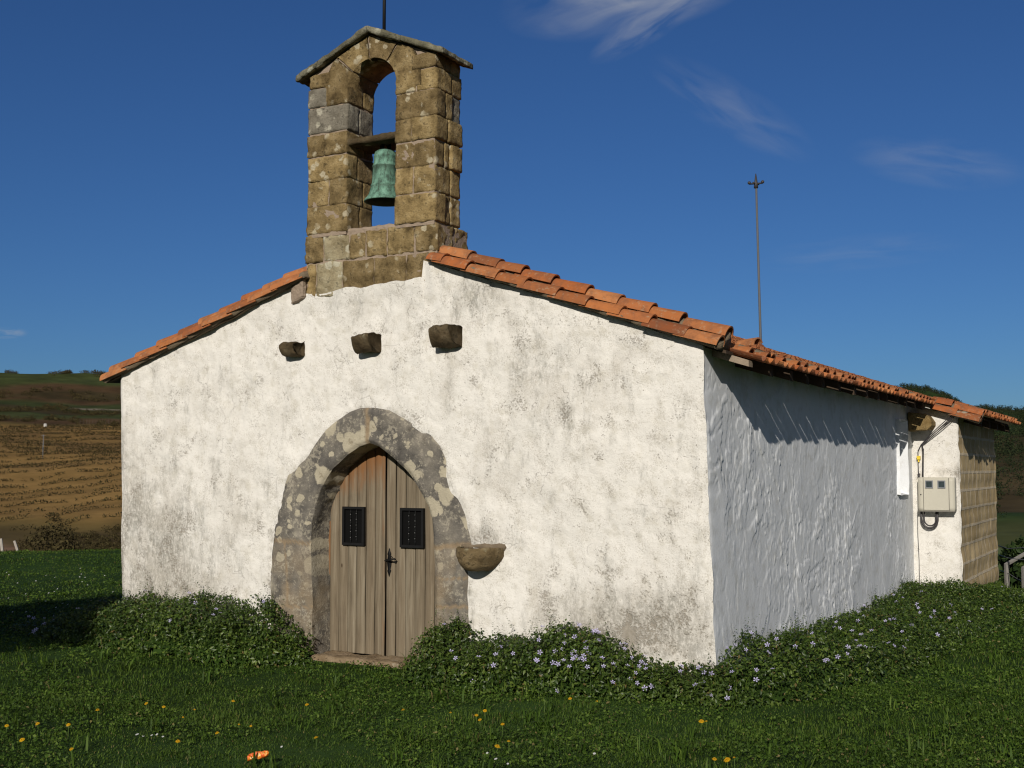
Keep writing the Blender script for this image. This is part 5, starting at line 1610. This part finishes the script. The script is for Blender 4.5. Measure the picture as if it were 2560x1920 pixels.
def build_bank(root, hf, x0, x1, y0, y1, dens, seed, nflow, flow_pick, flower_pts):
    rng = np.random.default_rng(seed)
    n = int((x1 - x0) * (y1 - y0) * dens)
    x = rng.uniform(x0, x1, n); y = rng.uniform(y0, y1, n)
    def clear(x, y):
        inb = (x > -7.12) & (x < -0.01) & (y > -0.02)
        inb |= (y > YB - 0.03) & (x > -0.2) & (x < 0.67) & (y < 12.75)
        inb |= (x > -4.30) & (x < -2.95) & (y > -0.25)
        return ~inb
    h = hf(x, y)
    k = (h > 0.04) & clear(x, y)
    x, y, h = x[k], y[k], h[k]
    e = 0.02
    gx = (hf(x + e, y) - hf(x - e, y)) / (2 * e); gy = (hf(x, y + e) - hf(x, y - e)) / (2 * e)
    nr = np.stack([-gx, -gy, np.ones_like(gx)], 1)
    gxy = np.clip(np.linalg.norm(nr[:, :2], axis=1, keepdims=True), 1e-6, None)
    nr[:, :2] *= np.minimum(1, 2.2 / gxy)
    # steeper parts get their leaves along the slope
    nr /= np.linalg.norm(nr, axis=1, keepdims=True)
    dep = rng.random(len(x)) ** 1.3 * 0.15
    g = ground_z(x, y)
    P = np.stack([x, y, g + h], 1) + nr * (0.02 - dep[:, None]) + rng.normal(size=(len(x), 3)) * 0.015
    P[:, 2] = np.where(h < 0.2, g + h * rng.random(len(x)), P[:, 2])
    side = P.copy(); side[:, 2] = g + h * rng.random(len(x))
    steep = nr[:, 2] < 0.62
    P[steep] = side[steep] + nr[steep] * 0.02
    N = nr + rng.normal(size=nr.shape) * 0.75 + np.array([0.1, -0.2, 0.25])
    L = rng.uniform(0.026, 0.052, len(x)); W = L * rng.uniform(0.42, 0.6, len(x))
    V, F = leaves(P, N, L, W, rng)
    vs, fs, off = [V], [F], len(V)
    # upright sprigs breaking the outline
    m = int(n * 0.012)
    idx = rng.choice(len(x), m)
    for i in idx:
        if h[i] < 0.10 or dep[i] > 0.06: continue
        hh = rng.uniform(0.05, 0.15) * (0.5 + min(1, h[i] / .35))
        ln = rng.normal(size=2) * 0.25
        q = []
        nl = 9
        for j in range(nl):
            t = (j + 1) / nl
            q.append((P[i, 0] + ln[0] * hh * t, P[i, 1] + ln[1] * hh * t, P[i, 2] + hh * t))
        q = np.array(q); sd = rng.normal(size=(nl, 3)) * np.array([1, 1, .15]); sd /= np.linalg.norm(sd, axis=1, keepdims=True)
        sz = np.linspace(0.036, 0.018, nl)
        V2, F2 = leaves(q + sd * 0.012, sd * 0.5 + np.array([0, 0, .9]) + rng.normal(size=(nl, 3)) * .3, sz, sz * .45, rng)
        vs.append(V2); fs.append(F2 + off); off += len(V2)
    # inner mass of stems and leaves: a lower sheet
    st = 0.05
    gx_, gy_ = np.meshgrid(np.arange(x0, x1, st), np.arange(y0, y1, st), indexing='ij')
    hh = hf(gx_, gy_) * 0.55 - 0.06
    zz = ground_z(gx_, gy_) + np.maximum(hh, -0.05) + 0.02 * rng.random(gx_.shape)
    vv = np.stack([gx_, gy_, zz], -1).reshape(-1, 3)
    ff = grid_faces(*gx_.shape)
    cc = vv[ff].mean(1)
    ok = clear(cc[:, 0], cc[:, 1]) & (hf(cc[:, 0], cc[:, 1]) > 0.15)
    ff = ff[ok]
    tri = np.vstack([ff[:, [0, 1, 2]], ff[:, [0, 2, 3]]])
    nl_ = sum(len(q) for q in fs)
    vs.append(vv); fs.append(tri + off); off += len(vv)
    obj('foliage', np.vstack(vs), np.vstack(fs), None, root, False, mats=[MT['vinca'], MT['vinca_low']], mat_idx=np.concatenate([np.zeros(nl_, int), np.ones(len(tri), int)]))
    # blossoms, each a part
    fv, ff_ = star_flower()
    proto = None
    cand = np.where((nr[:, 1] - 0.4 * nr[:, 0] < 0.35) & (h > 0.06))[0]
    w = flow_pick(x[cand], y[cand]); w = w / w.sum()
    ch = rng.choice(cand, nflow, replace=False, p=w)
    tocam = CAM - P[ch]; tocam /= np.linalg.norm(tocam, axis=1, keepdims=True)
    for j, i in enumerate(ch):
        p = np.array([x[i], y[i], 0.0]); 
        p = P[i] + nr[i] * (dep[i] + 0.012) if not steep[i] else P[i] + nr[i] * 0.02
        d = Vector(nr[i] * 0.6 + tocam[j] * 0.5 + rng.normal(size=3) * 0.35 + np.array([0, 0, .25])).normalized()
        if proto is None:
            o = proto = obj('blossom', fv, ff_, MT['lilac'], None)
            o.parent = root
        else:
            o = proto.copy(); COL.objects.link(o); o.parent = root
        o.location = Vector(p) - Vector(worldloc(root))
        o.rotation_mode = 'QUATERNION'
        o.rotation_quaternion = d.to_track_quat('Z', 'Y') @ Quaternion((0, 0, 1), rng.uniform(0, 6.28))
        s = rng.uniform(0.85, 1.2); o.scale = (s, s, s)


def build_banks():
    r = empty('periwinkle_bank', (-6.0, -0.4, -0.27), 'leafy green bank with few pale lilac flowers left of the door', 'flowering shrub', 'periwinkle along the chapel walls')
    build_bank(r, h_left, -9.3, -4.0, -1.1, 1.9, 5000, 21, 34, lambda x, y: np.ones_like(x), None)
    r = empty('periwinkle_bank', (-1.4, -0.4, -0.27), 'leafy bank with many lilac star flowers along the wall right of the door', 'flowering shrub', 'periwinkle along the chapel walls')
    build_bank(r, h_right, -3.1, 0.2, -1.0, 0.1, 6600, 22, 84, lambda x, y: np.exp(-((x + 0.9) / 0.8) ** 2) + 0.18, None)
    r = empty('periwinkle_bank', (0.6, 4.0, -0.27), 'long leafy bank with lilac flowers along the shaded grey side wall', 'flowering shrub', 'periwinkle along the chapel walls')
    build_bank(r, h_side, 0.0, 2.9, -0.7, 14.5, 3400, 23, 96, lambda x, y: np.exp(-y / 5.0), None)


build_banks()


# ------------------------------------------------------------------ grass (past counting)
def blades(x, y, hgt, wid, rng, lean=0.9):
    n = len(x)
    z = ground_z(x, y)
    a = rng.uniform(0, 2 * np.pi, n)
    d = np.stack([np.cos(a), np.sin(a)], 1)
    sdir = np.stack([-d[:, 1], d[:, 0]], 1)
    ln = rng.random(n) * lean + 0.08
    b = np.stack([x, y, z - 0.01], 1)
    V = np.zeros((n, 5, 3))
    s3 = np.hstack([sdir, np.zeros((n, 1))]); d3 = np.hstack([d, np.zeros((n, 1))])
    up = np.array([0, 0, 1.0])
    h = hgt[:, None]; w = wid[:, None]; l = ln[:, None]
    V[:, 0] = b - s3 * w * .5; V[:, 1] = b + s3 * w * .5
    m = b + up * h * .6 + d3 * h * l * .45
    V[:, 2] = m - s3 * w * .42; V[:, 3] = m + s3 * w * .42
    V[:, 4] = b + up * h * (1 - 0.35 * l) + d3 * h * l * 1.25
    k = np.arange(n)[:, None] * 5
    F = np.stack([k + np.array([[0, 1, 3]]), k + np.array([[0, 3, 2]]), k + np.array([[2, 3, 4]])], 1).reshape(-1, 3)
    return V.reshape(-1, 3), F


def build_grass():
    rng = np.random.default_rng(77)
    vs, fs, off = [], [], 0
    def put(V, F):
        nonlocal off
        vs.append(V); fs.append(F + off); off += len(V)
    # density falls with distance from the path where the picture was taken
    zones = ((5.5, 8.5, 3800, 1.0), (8.5, 11.5, 3600, 1.0), (11.5, 15, 2000, 1.25), (15, 21, 900, 1.7), (21, 31.5, 420, 2.3))
    for r0, r1, dens, wmul in zones:
        a0, a1 = (-16.0 if r1 < 16 else -5.0, 60.0)
        area = math.radians(a1 - a0) * (r1 * r1 - r0 * r0) / 2
        n = int(area * dens)
        r = np.sqrt(rng.uniform(r0 * r0, r1 * r1, n)); a = np.radians(rng.uniform(a0, a1, n))
        x = CAM[0] - np.sin(a) * r; y = CAM[1] + np.cos(a) * r
        k = ~((x > -7.15) & (x < 0.02) & (y > -0.02) & (y < 13))
        k &= ~((x > -0.1) & (x < 0.67) & (y > YB - .05) & (y < 12.8))
        k &= ~((x > -4.32) & (x < -2.87) & (y > -0.08) & (y < 0.4))
        hb = np.maximum(np.maximum(h_left(x, y) * (x < -3.9), h_right(x, y) * (x < 0.2) * (x > -3.1)), h_side(x, y) * (x > 0))
        k &= (hb < 0.12) | (rng.random(n) < 0.02)
        azd = np.degrees(a); 
        k &= ~((azd > 10) & (azd < 44) & (y > 13))
        x, y = x[k], y[k]
        cl = fbm(x * 1.6, y * 1.6, 0, 3, 300); tall = smooth(0.25, 0.8, fbm(x * 0.8, y * 0.8, 0, 3, 301))
        edge = smooth(0.5, 0.0, hb[k] * 0 + np.minimum(np.abs(y + 0.9), 3)) * (x > -3) * (x < 1)
        right = smooth(0.2, 2.2, x)
        h = (0.034 + 0.016 * cl + 0.04 * tall * rng.random(len(x)) + 0.03 * right * rng.random(len(x))) * rng.uniform(0.6, 1.3, len(x))
        h = np.clip(h * 0.76, 0.025, 0.2)
        w = rng.uniform(0.0035, 0.0075, len(x)) * wmul
        put(*blades(x, y, h, w, rng))
        # broad weed leaves: clover, plantain
        m = int(len(x) * 0.30)
        i = rng.choice(len(x), m, replace=False)
        lk = fbm(x[i] * 1.1 + 40, y[i] * 1.1, 0, 3, 305) > -0.15
        i = i[lk]
        P = np.stack([x[i], y[i], ground_z(x[i], y[i]) + rng.uniform(0.01, 0.05, len(i))], 1)
        s = rng.uniform(0.014, 0.034, len(i)) * min(wmul, 1.6)
        put(*leaves(P, rng.normal(size=(len(i), 3)) * 0.5 + np.array([0, -0.15, 0.9]), s, s * 0.65, rng))
    # grass growing up through the periwinkle
    for hf, x0, x1, y0, y1, n in ((h_left, -9.3, -4.0, -1.1, -.05, 900), (h_right, -3.1, .3, -1.0, -.05, 900), (h_side, 0.05, 2.9, -.7, 13, 2600)):
        x = rng.uniform(x0, x1, n); y = rng.uniform(y0, y1, n); hb = hf(x, y)
        k = (hb > 0.05) & ~((x > -4.32) & (x < -2.9) & (y > -.3))
        x, y, hb = x[k], y[k], hb[k]
        put(*blades(x, y, hb + rng.uniform(0.02, 0.13, len(x)), rng.uniform(0.005, 0.009, len(x)), rng, 0.5))
    # rosettes of long leaves and taller tufts
    n = 260
    for q in range(n):
        r = math.sqrt(rng.uniform(6.5 ** 2, 14 ** 2)); a = math.radians(rng.uniform(2, 52))
        cx, cy = CAM[0] - math.sin(a) * r, CAM[1] + math.cos(a) * r
        if cy > -0.9 and cx < 1.0: continue
        m = int(rng.integers(6, 15))
        big = rng.random() < 0.5
        lp = 0; x = cx + rng.normal(size=m) * 0.03; y = cy + rng.normal(size=m) * 0.03
        put(*blades(x, y, rng.uniform(0.08, 0.17, m), rng.uniform(0.006, 0.010, m) * (1.7 if big else 1.0), rng, 0.95))
    o = obj('grass', np.vstack(vs), np.vstack(fs), MT['grass'], None, False)
    tag(o, 'short rough green grass of the lawn around the chapel', 'grass', kind='stuff')


build_grass()


# ------------------------------------------------------------------ dandelions, daisies, litter
def dandelion_parts(r=0.02):
    v, f = [], []
    rg = random.Random(5)
    for ring, (n, rr, z0, z1) in enumerate(((17, r, 0.004, 0.0), (14, r * .74, 0.006, 0.006), (10, r * .45, 0.008, 0.011))):
        for k in range(n):
            a = 2 * math.pi * (k + 0.37 * ring) / n; da = 0.16
            q = rr * rg.uniform(.9, 1.08); i = len(v)
            v += [(0.002 * math.cos(a), 0.002 * math.sin(a), z0), (q * .7 * math.cos(a - da), q * .7 * math.sin(a - da), z1 * .7 + z0 * .4), (q * math.cos(a), q * math.sin(a), z1), (q * .7 * math.cos(a + da), q * .7 * math.sin(a + da), z1 * .7 + z0 * .4)]
            f.append((i, i + 1, i + 2, i + 3))
    return np.array(v), f


def build_flowers():
    D = [(-3.94, -4.01), (-3.88, -3.79), (-3.44, -4.28), (-3.52, -3.82), (-3.0, -4.24), (-3.79, -3.31), (-3.71, -2.89), (-3.66, -2.75), (-3.26, -2.82), (-3.07, -3.14), (-2.47, -3.42), (-2.54, -3.73), (-3.28, -2.36), (-2.67, -2.97), (-2.59, -2.93), (-2.72, -2.11), (-1.85, -3.09), (-1.8, -2.08), (-1.44, -1.96), (-1.22, -1.94), (-1.18, -1.88), (-1.1, -2.09), (-0.86, -2.17), (-0.56, -2.77), (-0.5, -2.72), (-0.81, -1.16), (-0.6, -1.1), (0.39, -1.4), (0.41, -1.35), (0.89, -2.52), (0.95, -2.45), (0.99, -2.43)]
    DL = ['yellow dandelion at the far left of the lawn, uppermost of three there', 'yellow dandelion left of the wrapper, second from the left edge', 'bright round dandelion nearest the bottom left corner',
          'yellow dandelion above a half closed one at bottom left', 'half closed dandelion low in the grass at bottom left', 'dandelion lying flat in the grass, between the left edge and the bank', 'yellow dandelion on a tall stem in front of the left bank, left of a pair',
          'yellow dandelion in front of the left bank, right of a pair', 'small flat dandelion alone below the left bank', 'tiny orange dandelion bud above the row of daisies', 'dandelion leaning left, halfway between the daisy row and the door',
          'half closed dandelion just above the orange wrapper', 'orange dandelion in shade closest to the left bank', 'tiny dandelion bud beside a larger one, in front of the doorstep', 'yellow dandelion beside a tiny bud, in front of the doorstep',
          'wide open dandelion in the grass straight in front of the doorstep', 'dandelion standing right of the orange wrapper', 'dandelion at the near edge of the grass below the door handle', 'small orange dandelion between the doorstep and the right bank',
          'dandelion in a cluster of three before the right bank, left one', 'dandelion in a cluster of three before the right bank, upper right one', 'dandelion in a cluster of three before the right bank, lowest one', 'wide dandelion alone on bent stem before the right bank',
          'largest yellow dandelion in the middle foreground', 'small bud next to the largest dandelion in the middle foreground', 'yellow dandelion touching the lower leaves of the right bank', 'faint orange dandelion bud under the right bank',
          'bright dandelion of the pair in front of the chapel corner', 'small dandelion of the pair in front of the chapel corner', 'dandelion at the bottom right, left of three', 'dandelion at the bottom right, middle and largest of three', 'small dandelion at the bottom right, right of three']
    fv, ff = dandelion_parts()
    rg = random.Random(9)
    protoh = None
    for (x, y), lab in zip(D, DL):
        small = 'tiny' in lab or 'bud' in lab or 'small' in lab
        z = float(ground_z(x, y)); hgt = rg.uniform(0.055, 0.095)
        root = empty('dandelion', (x, y, z), lab, 'dandelion', 'yellow dandelions in the lawn')
        if protoh is None:
            hd = obj('flower_head', fv, ff, MT['yellow_petal'], None); st = None
            S = MB(); S.tube([(0, 0, -.01), (0.003, 0, 0.5), (0, 0, 1.0)], 0.0022, 5)
            st = S.build('stem', MT['stem'], None)
            protoh = (hd, st)
        else:
            hd = protoh[0].copy(); st = protoh[1].copy(); COL.objects.link(hd); COL.objects.link(st)
        for o in (hd, st): o.parent = root
        hd.location = (0, 0, hgt + .004); st.location = (0, 0, 0); st.scale = (1, 1, hgt)
        s = rg.uniform(0.8, 0.98) * (0.6 if small else 1.0) * (1.25 if 'largest' in lab or 'bright' in lab else 1)
        hd.scale = (s, s, s); hd.rotation_euler = (rg.uniform(0.25, 0.75), rg.uniform(-.3, .5), rg.uniform(0, 1))
        hd.rotation_euler = (rg.uniform(0.1, 0.6), rg.uniform(-.2, .35), 0)
    # daisies
    daisies = [((-3.0, -3.66), 'white daisy at the left end of the short row of daisies', 1.3), ((-2.96, -3.64), 'faint white daisy second in the short row', .8), ((-2.94, -3.58), 'white daisy in the middle of the short row', .9), ((-2.92, -3.55), 'white daisy fourth in the short row, set a little higher', 1.0), ((-2.84, -3.57), 'white daisy at the right end of the short row', .9), ((-1.91, -3.39), 'single white daisy just above the right of the orange wrapper', .9),
               ((-0.51, -2.99), 'white daisy below the largest dandelion', .9), ((-0.37, -3.12), 'white daisy at the bottom middle, left of two close ones', 1.1), ((-0.27, -3.14), 'white daisy at the bottom middle, right of two close ones', .8), ((0.17, -2.78), 'lone white daisy in the right foreground grass', 1.0)]
    rg = random.Random(31)
    for i in range(34):
        t = rg.random()
        x = -15 + 5.6 * t + rg.uniform(-.6, .6); y = 5.0 - 3.3 * t + rg.uniform(-1.0, 1.6)
        if x > -7.6: continue
        daisies.append(((x, y), 'tiny white daisy in the lawn left of the chapel corner', 1.25))
    v, f = [], []
    for k in range(12):
        a = 2 * math.pi * k / 12; i = len(v); r = 0.011
        v += [(0, 0, .003), (r * .7 * math.cos(a - .2), r * .7 * math.sin(a - .2), .002), (r * math.cos(a), r * math.sin(a), 0), (r * .7 * math.cos(a + .2), r * .7 * math.sin(a + .2), .002)]
        f.append((i, i + 1, i + 2, i + 3))
    proto = None
    for (x, y), lab, s in daisies:
        z = float(ground_z(x, y)) + rg.uniform(0.055, 0.085)
        if proto is None:
            o = proto = obj('daisy', np.array(v), f, MT['white_petal'], None)
        else:
            o = proto.copy(); COL.objects.link(o)
        o.location = (x, y, z); o.scale = (s, s, s); o.rotation_euler = (rg.uniform(.2, .7), rg.uniform(-.2, .3), 0)
        tag(o, lab, 'daisy', 'white daisies in the lawn')
    # crumpled wrapper
    p0 = np.array([-1.88, -3.77, -0.225]); p1 = np.array([-1.79, -3.67, -0.205])
    root = empty('snack_wrapper', (-1.84, -3.72, -0.27), 'crumpled orange and red wrapper lying in the grass', 'litter')
    pts = [p0 + (p1 - p0) * t for t in np.linspace(0, 1, 15)]
    rad = [0.020, 0.027, 0.029, 0.028, 0.030, 0.029, 0.031, 0.029, 0.030, 0.028, 0.030, 0.029, 0.029, 0.028, 0.022]
    v, f = sweep(pts, [q * .80 for q in rad], 18)
    v += (0.013 * fbm(v[:, 0] * 28, v[:, 1] * 28, v[:, 2] * 28, 3, 6))[:, None] * np.array([0.6, -.6, 1])
    obj('wrapper_foil', v, f, m_wrapper(), root, False)


build_flowers()


# ------------------------------------------------------------------ far vegetation
def clump(P, size, n, rng, flat=0.75, lf=1.0):
    q = rng.normal(size=(n, 3)); q /= np.linalg.norm(q, axis=1, keepdims=True); q *= rng.random((n, 1)) ** .4
    q = q * np.array([1, 1, flat]) * size + P
    N = (q - P) + rng.normal(size=q.shape) * size * .5
    return leaves(q, N, lf * size * rng.uniform(.35, .7, n), lf * size * rng.uniform(.25, .5, n), rng)


def far_mass(name, pts, sizes, n, mat, label, cat, flat=0.75, seed=1, lf=1.0):
    rng = np.random.default_rng(seed)
    vs, fs, off = [], [], 0
    for p, s in zip(pts, sizes):
        V, F = clump(p + np.array([0, 0, s * flat * .6]), s, n, rng, flat, lf)
        vs.append(V); fs.append(F + off); off += len(V)
    o = obj(name, np.vstack(vs), np.vstack(fs), mat, None)
    tag(o, label, cat, kind='stuff')
    return o


def build_far_green():
    rng = np.random.default_rng(5)
    # rows of vines on the left slope
    pts, sz = [], []
    for k in range(24):
        r = 132 + k * 8.5
        a = 43.5
        while a < 57.5:
            a += rng.uniform(0.15, 0.42) / r * 57.3
            rr = r + 1.6 * math.sin(a * 0.7 + k * .05) + 1.2 * math.sin(a * 2.1 + k * .7) + rng.normal() * 0.22 - (a - 50) * 1.5
            if vnoise(a * 1.3, k * .7, 0, 3) + 0.5 * vnoise(a * 5, k, 0, 9) < -0.7: continue
            z = float(terrain_z(np.array(a), np.array(rr)))
            pts.append(at(a, rr, z)); sz.append(rng.uniform(0.28, 0.50) * (0.6 + r / 380))
    far_mass('vineyard_rows', pts, sz, 8, MT['scrub'], 'long dark rows of low vines across the ochre hillside', 'vineyard', 0.75, 2)
    # scrub: hill crest, heath bands, the foot of the slope
    pts, sz = [], []
    for i in range(420):
        a = rng.uniform(43, 57); r = rng.normal(525, 6); z = float(terrain_z(np.array(a), np.array(r)))
        if vnoise(a * 2.2, 0.0, 0, 5) < -0.15: continue
        pts.append(at(a, r, z)); sz.append(rng.uniform(0.7, 1.6))
    for i in range(700):
        a = rng.uniform(43, 57); r = rng.choice([398, 402, 455, 345]) + rng.normal() * 4 + 12 * vnoise(a * .6, 0, 0, 8); z = float(terrain_z(np.array(a), np.array(r)))
        pts.append(at(a, r, z)); sz.append(rng.uniform(0.5, 1.5))
    for i in range(900):
        a = rng.uniform(43, 51.3); r = rng.normal(110, 8); z = float(terrain_z(np.array(a), np.array(r)))
        pts.append(at(a, r, z)); sz.append(rng.uniform(0.25, 0.6) * (2.0 if 49.3 < a < 50.6 else 1.0))
    far_mass('hillside_scrub', pts, sz, 46, MT['scrub'], 'dark scrub in bands over the far hillside left of the chapel', 'scrub', 0.7, 3, 0.55)
    # conifers on the right hill
    pts, sz = [], []
    for i in range(8000):
        a = rng.uniform(-6, 15); r = rng.uniform(330, 745)
        if vnoise(a * .7, r * .006, 0, 12) < -0.35 and r < 600: continue
        z = float(terrain_z(np.array(a), np.array(r)))
        pts.append(at(a, r, z)); sz.append(rng.uniform(0.7, 1.35))
    for i in range(1600):
        a = rng.uniform(-4, 13); r = rng.uniform(175, 340)
        if vnoise(a * .9, r * .02, 0, 14) + 0.4 * vnoise(a * 3, r * .08, 0, 15) < 0.0: continue
        z = float(terrain_z(np.array(a), np.array(r)))
        pts.append(at(a, r, z)); sz.append(rng.uniform(0.4, 1.1))
    far_mass('far_woodland', pts, sz, 26, MT['wood_far'], 'dark pine wood covering the hill behind the right end of the chapel', 'woodland', 1.25, 4, 0.8)
    # one dark bushy tree by the fence on the right
    pts, sz = [], []
    b = at(5.9, 42, -3.6)
    root = empty('bushy_tree', b, 'low dark bushy tree behind the concrete posts at right', 'tree')
    vs, fs, off = [], [], 0
    for i in range(26):
        p = b + rng.normal(size=3) * np.array([0.9, 0.7, 0.55]) + np.array([0.2, 0, 2.0])
        V, F = clump(p, rng.uniform(.4, .7), 60, rng, .85); vs.append(V); fs.append(F + off); off += len(V)
    obj('crown', np.vstack(vs), np.vstack(fs), MT['foliage'], root)
    T = MB(); T.tube([b - np.array([0, 0, .6]), b + np.array([.1, 0, 1.2]), b + np.array([.3, 0, 2.2])], [.16, .12, .06], 7); T.build('trunk', MT['bark'], root)
    # hedge bank below the fence on the right
    pts, sz = [], []
    for i in range(240):
        a = rng.uniform(-2, 8.5); r = rng.uniform(28, 40); z = float(np.minimum(terrain_z(np.array(a), np.array(r)), -1.5)) + 0.0
        pts.append(at(a, r, z - .6)); sz.append(rng.uniform(.3, .6))
    far_mass('undergrowth', pts, sz, 40, MT['foliage'], 'dark undergrowth on the slope below the concrete posts', 'undergrowth', 0.8, 6)
    # fence stakes along the vineyard's upper edge
    proto = None
    for i in range(14):
        a = 48.9 - i * 0.135; r = 338 + i * 0.4
        z = float(terrain_z(np.array(a), np.array(r)))
        p = at(a, r, z)
        if proto is None:
            S = MB(); S.tube([(0, 0, -.5), (0, 0, 1.3)], .06, 5); o = proto = S.build('vineyard_stake', MT['bark'], None)
        else:
            o = proto.copy(); COL.objects.link(o)
        o.location = p
        tag(o, 'small stake in the fence row along the upper edge of the vineyard', 'stake', 'stakes above the vineyard')


build_far_green()


# ------------------------------------------------------------------ tree standing behind the viewer, whose shade falls on the lawn's left side
def build_shade_tree(bx, by, hgt, cr, seed, lab):
    rng = np.random.default_rng(seed)
    root = empty('shade_tree', (bx, by, -0.3), lab, 'tree', 'trees behind the viewer')
    T = MB()
    T.tube([(bx, by, -.5), (bx + .1, by, hgt * .35), (bx, by + .1, hgt * .7)], [.22, .17, .07], 8)
    vs, fs, off = [], [], 0
    for i in range(46):
        d = rng.normal(size=3); d /= np.linalg.norm(d); d *= rng.random() ** .5
        p = np.array([bx, by, hgt * .72]) + d * np.array([cr, cr, cr * .8])
        if i < 9: T.tube([(bx, by, hgt * (.35 + .03 * i)), tuple((np.array([bx, by, hgt * .6]) + p) / 2), tuple(p)], [.07, .05, .02], 6)
        V, F = clump(p, rng.uniform(.5, .9), 150, rng, .8); vs.append(V); fs.append(F + off); off += len(V)
    T.build('trunk', MT['bark'], root, True)
    obj('crown', np.vstack(vs), np.vstack(fs), MT['foliage'], root)


def shade_spot(gx, gy, dist):
    return gx + SUN_TO.x * dist, gy + SUN_TO.y * dist, SUN_TO.z * dist


for gx, gy, dist, cr, sd, lab in ((-9.15, -0.4, 17.0, 1.5, 1, 'leafy tree behind the viewer shading the lawn left of the chapel'), ):
    tx, ty, tz = shade_spot(gx, gy, dist)
    build_shade_tree(tx, ty, tz / 0.72, cr, sd, lab)
